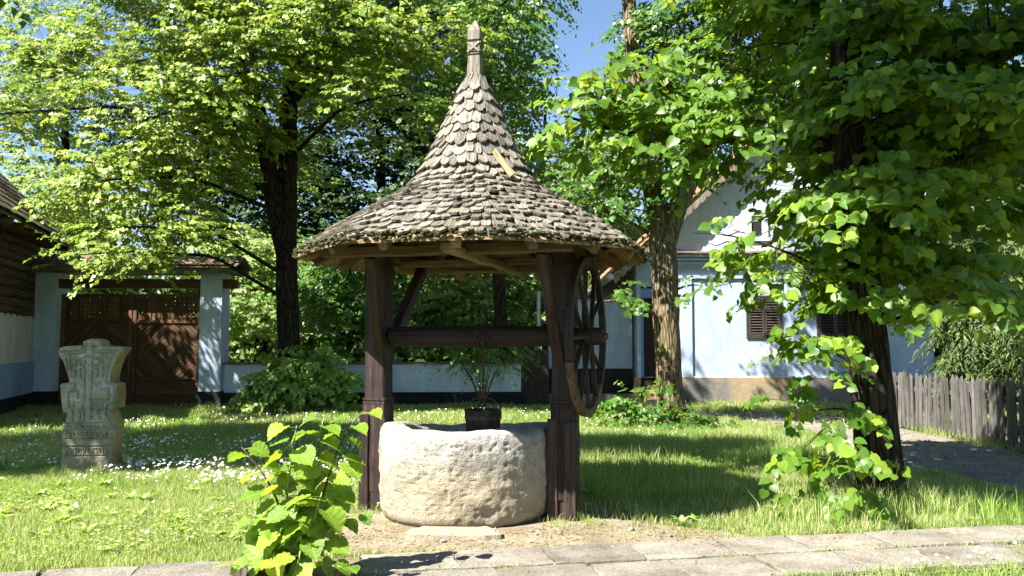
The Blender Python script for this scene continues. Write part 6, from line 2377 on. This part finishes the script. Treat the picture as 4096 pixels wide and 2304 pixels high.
tufts([(-4.54 + rng.uniform(-.4, .4), 8.82 + rng.uniform(-.1, .05)) for k in range(12)], 40, 0.05, 0.05, 0.14)
tufts([(-1.3, 7.1), (-1.08, 6.95), (-0.9, 6.5), (0.55, 6.65), (0.62, 6.5), (0.35, 6.42), (0.8, 6.75)], 30, 0.06, 0.03, 0.10)
for k in range(170):                      # grass in the slab joints
    u_ = rng.uniform(-0.5, 8.5)
    v_ = rng.choice([-0.01, 0.455, 0.95]) + rng.normal(0, 0.008)
    p = PO + PU * u_ + PV * v_
    n_ = int(rng.integers(10, 34))
    X.append(p.x + rng.normal(0, 0.07, n_) * PU.x)
    Y.append(p.y + rng.normal(0, 0.07, n_) * PU.y + rng.normal(0, 0.008, n_))
    Hh.append(rng.uniform(0.02, 0.07, n_))
    Ww.append(rng.uniform(0.004, 0.008, n_))
grass('tall_grass', 'taller grass tufts along the path, trunks and walls', M_TALLGRASS, np.concatenate(X), np.concatenate(Y), np.concatenate(Hh), np.concatenate(Ww), rng, 0.65)

# broad weed leaves (clover, plantain) low in the sunlit lawn
x, y = scatter(9000, -5.2, -0.9, 5.2, 9.0, rng)
k = free(x, y, 0.02, rng)
x, y = x[k], y[k]
c = fbm(np.stack([x * 1.1, y * 1.1, 0 * x + 9], -1), 3)
k = c > 0.0
x, y = x[k], y[k]
n_ = len(x)
P = np.stack([x, y, rng.uniform(0.03, 0.085, n_)], -1)
fr = leaf_frames(P, np.stack([rng.normal(size=n_), rng.normal(size=n_), rng.uniform(-.3, .3, n_)], -1), np.array([0, 0, 1.0]) + rng.normal(size=(n_, 3)) * 0.3, rng.uniform(0.018, 0.036, n_))
o = link('clover', leaf_mesh('clover', fr, L_FAR, rng), M_GRASS)
tag(o, 'low clover leaves spread through the sunlit lawn', 'clover', None, 'stuff')

# pebbles and leaf litter on the bare earth and gravel
mb = MB()
for k in range(1500):
    if k % 3:
        x, y = rng.uniform(-1.5, 2.6), rng.uniform(5.6, 7.6)
        ok = inpoly(np.array([x]), np.array([y]), SOIL_P)[0] and (x - wc.x) ** 2 + (y - wc.y) ** 2 > 0.6
        sz = rng.uniform(0.004, 0.012) if rng.random() < 0.94 else rng.uniform(0.015, 0.03)
    else:
        x, y = rng.uniform(4.3, 6.6), rng.uniform(7, 14)
        ok = inpoly(np.array([x]), np.array([y]), GRAVEL_P)[0]
        sz = rng.uniform(0.008, 0.022)
    if not ok or pathmask(np.array([x]), np.array([y]))[0]:
        continue
    vv = ico * sz * rng.uniform(0.7, 1.2, (12, 1)) * np.array([1.2, 1.0, 0.6]) + np.array([x, y, 0.004 + sz * 0.3])
    mb.add([tuple(v) for v in vv], icf, float(rng.random()))
o = mb.build('pebbles', M_SLAB)
tag(o, 'small pebbles strewn on the bare earth and the gravel', 'pebbles', None, 'stuff')
n_ = 2600
x = np.concatenate([rng.uniform(-1.6, 2.8, n_), rng.uniform(-3, 5.5, 500), rng.uniform(0.6, 2.6, 900)])
y = np.concatenate([rng.uniform(5.55, 7.4, n_), rng.uniform(5.0, 6.4, 500), rng.uniform(6.5, 8.6, 900)])
k = ((x - wc.x) ** 2 + (y - wc.y) ** 2 > 0.78 ** 2) & (inpoly(x, y, SOIL_P) | pathmask(x, y) | (rng.random(len(x)) < 0.5)) & ((rng.random(len(x)) < 0.3) | ~pathmask(x, y))
x, y = x[k], y[k]
n_ = len(x)
zz_ = np.where(pathmask(x, y), 0.034, 0.010)
fr = leaf_frames(np.stack([x, y, zz_], -1), np.stack([rng.normal(size=n_), rng.normal(size=n_), rng.uniform(-.05, .1, n_)], -1), np.array([0, 0, 1.0]) + rng.normal(size=(n_, 3)) * 0.15, rng.uniform(0.012, 0.04, n_))
o = link('leaf_litter', leaf_mesh('leaf_litter', fr, (L_NEEDLE[0] * np.array([2.0, 1, 1]), L_NEEDLE[1]), rng), plain('dry_leaf', (0.20, 0.14, 0.075), 0.9, var=0.5, sc=5))
tag(o, 'dry leaf litter and stalks on the trodden earth and slabs', 'leaf litter', None, 'stuff')
# plantain and dandelion rosettes
cx_, cy_ = scatter(260, -5.4, 5.0, 5.3, 12.0, rng)
k = free(cx_, cy_, 0.0, rng) & ~pathmask(cx_, cy_)
cx_, cy_ = cx_[k], cy_[k]
P, A, Nn, S = [], [], [], []
for a0, b0 in zip(cx_, cy_):
    for q in range(int(rng.integers(6, 11))):
        t = rng.uniform(0, 6.28)
        P.append((a0 + 0.01 * math.cos(t), b0 + 0.01 * math.sin(t), rng.uniform(0.02, 0.05)))
        A.append((math.cos(t), math.sin(t), rng.uniform(0.2, 0.9)))
        Nn.append((-0.5 * math.cos(t), -0.5 * math.sin(t), 1.0))
        S.append(rng.uniform(0.05, 0.10))
fr = leaf_frames(np.array(P), np.array(A), np.array(Nn), np.array(S))
o = link('weeds', leaf_mesh('weeds', fr, (L_MID[0] * np.array([0.42, 1, 1]), L_MID[1]), rng), M_TALLGRASS)
tag(o, 'broad-leaved weed rosettes among the grass', 'weeds', None, 'stuff')

# daisies
xs_, ys_ = [], []
for (n, x0, x1, y0, y1) in ((1500, -4.3, -1.2, 8.0, 9.4), (480, -5.4, -1.2, 9.4, 11.5), (420, -8, -1.4, 11.0, 14.5), (450, -9, 0.8, 13.5, 17.2), (100, 0.6, 2.6, 11.5, 15.5), (300, -6.3, -4.6, 8.8, 11.5), (26, 2.3, 3.6, 5.0, 5.6), (26, -4.5, -1.5, 5.6, 7.9)):
    x, y = scatter(n, x0, x1, y0, y1, rng)
    k = free(x, y, 0.0, rng)
    x, y = x[k], y[k]
    if n > 100:
        c = fbm(np.stack([x * 1.5, y * 1.5, 0 * x + 20], -1), 3)
        k = c > rng.uniform(-0.35, 0.15, len(x))
        x, y = x[k], y[k]
    xs_.append(x)
    ys_.append(y)
x, y = np.concatenate(xs_), np.concatenate(ys_)
n_ = len(x)
r_ = rng.uniform(0.010, 0.018, n_) * (1 + 0.02 * (y - 8).clip(0))
hz = rng.uniform(0.08, 0.15, n_)
nn = norm(np.array([-0.25, -0.30, 1.0]) + rng.normal(size=(n_, 3)) * 0.3)
t1 = norm(np.cross(nn, np.array([0, 1.0, 0.1])))
t2 = np.cross(nn, t1)
C = np.stack([x, y, hz], -1)
ring = [C]
for q in range(8):
    a = 2 * np.pi * q / 8
    rr_ = r_ * (1.0 if q % 2 == 0 else 0.72)
    ring.append(C + t1 * (np.cos(a) * rr_)[:, None] + t2 * (np.sin(a) * rr_)[:, None] + nn * (r_ * 0.12)[:, None])
V = np.stack(ring, 1).reshape(-1, 3)
F = (np.arange(n_) * 9)[:, None, None] + np.array([[0, q + 1, (q + 1) % 8 + 1] for q in range(8)])[None]
o = link('daisies', mesh_np('daisies', V, F, 3), M_PETAL)
tag(o, 'small white daisies scattered through the shaded lawn', 'daisies', None, 'stuff')
V = np.stack([C + t1 * (r_ * .3)[:, None] + nn * 0.003, C - t1 * (r_ * .15)[:, None] + t2 * (r_ * .28)[:, None] + nn * 0.003, C - t1 * (r_ * .15)[:, None] - t2 * (r_ * .28)[:, None] + nn * 0.003], 1).reshape(-1, 3)
link('daisy_centres', mesh_np('daisy_centres', V, np.arange(n_ * 3), 3), plain('daisy_yellow', (0.75, 0.52, 0.05), 0.8), o)['kind'] = 'stuff'
st0 = np.stack([x, y, 0 * x], -1)
V = np.stack([st0 - np.array([.0015, 0, 0]), st0 + np.array([.0015, 0, 0]), C - nn * 0.002], 1).reshape(-1, 3)
link('daisy_stalks', mesh_np('daisy_stalks', V, np.arange(n_ * 3), 3), M_GRASS, o)['kind'] = 'stuff'
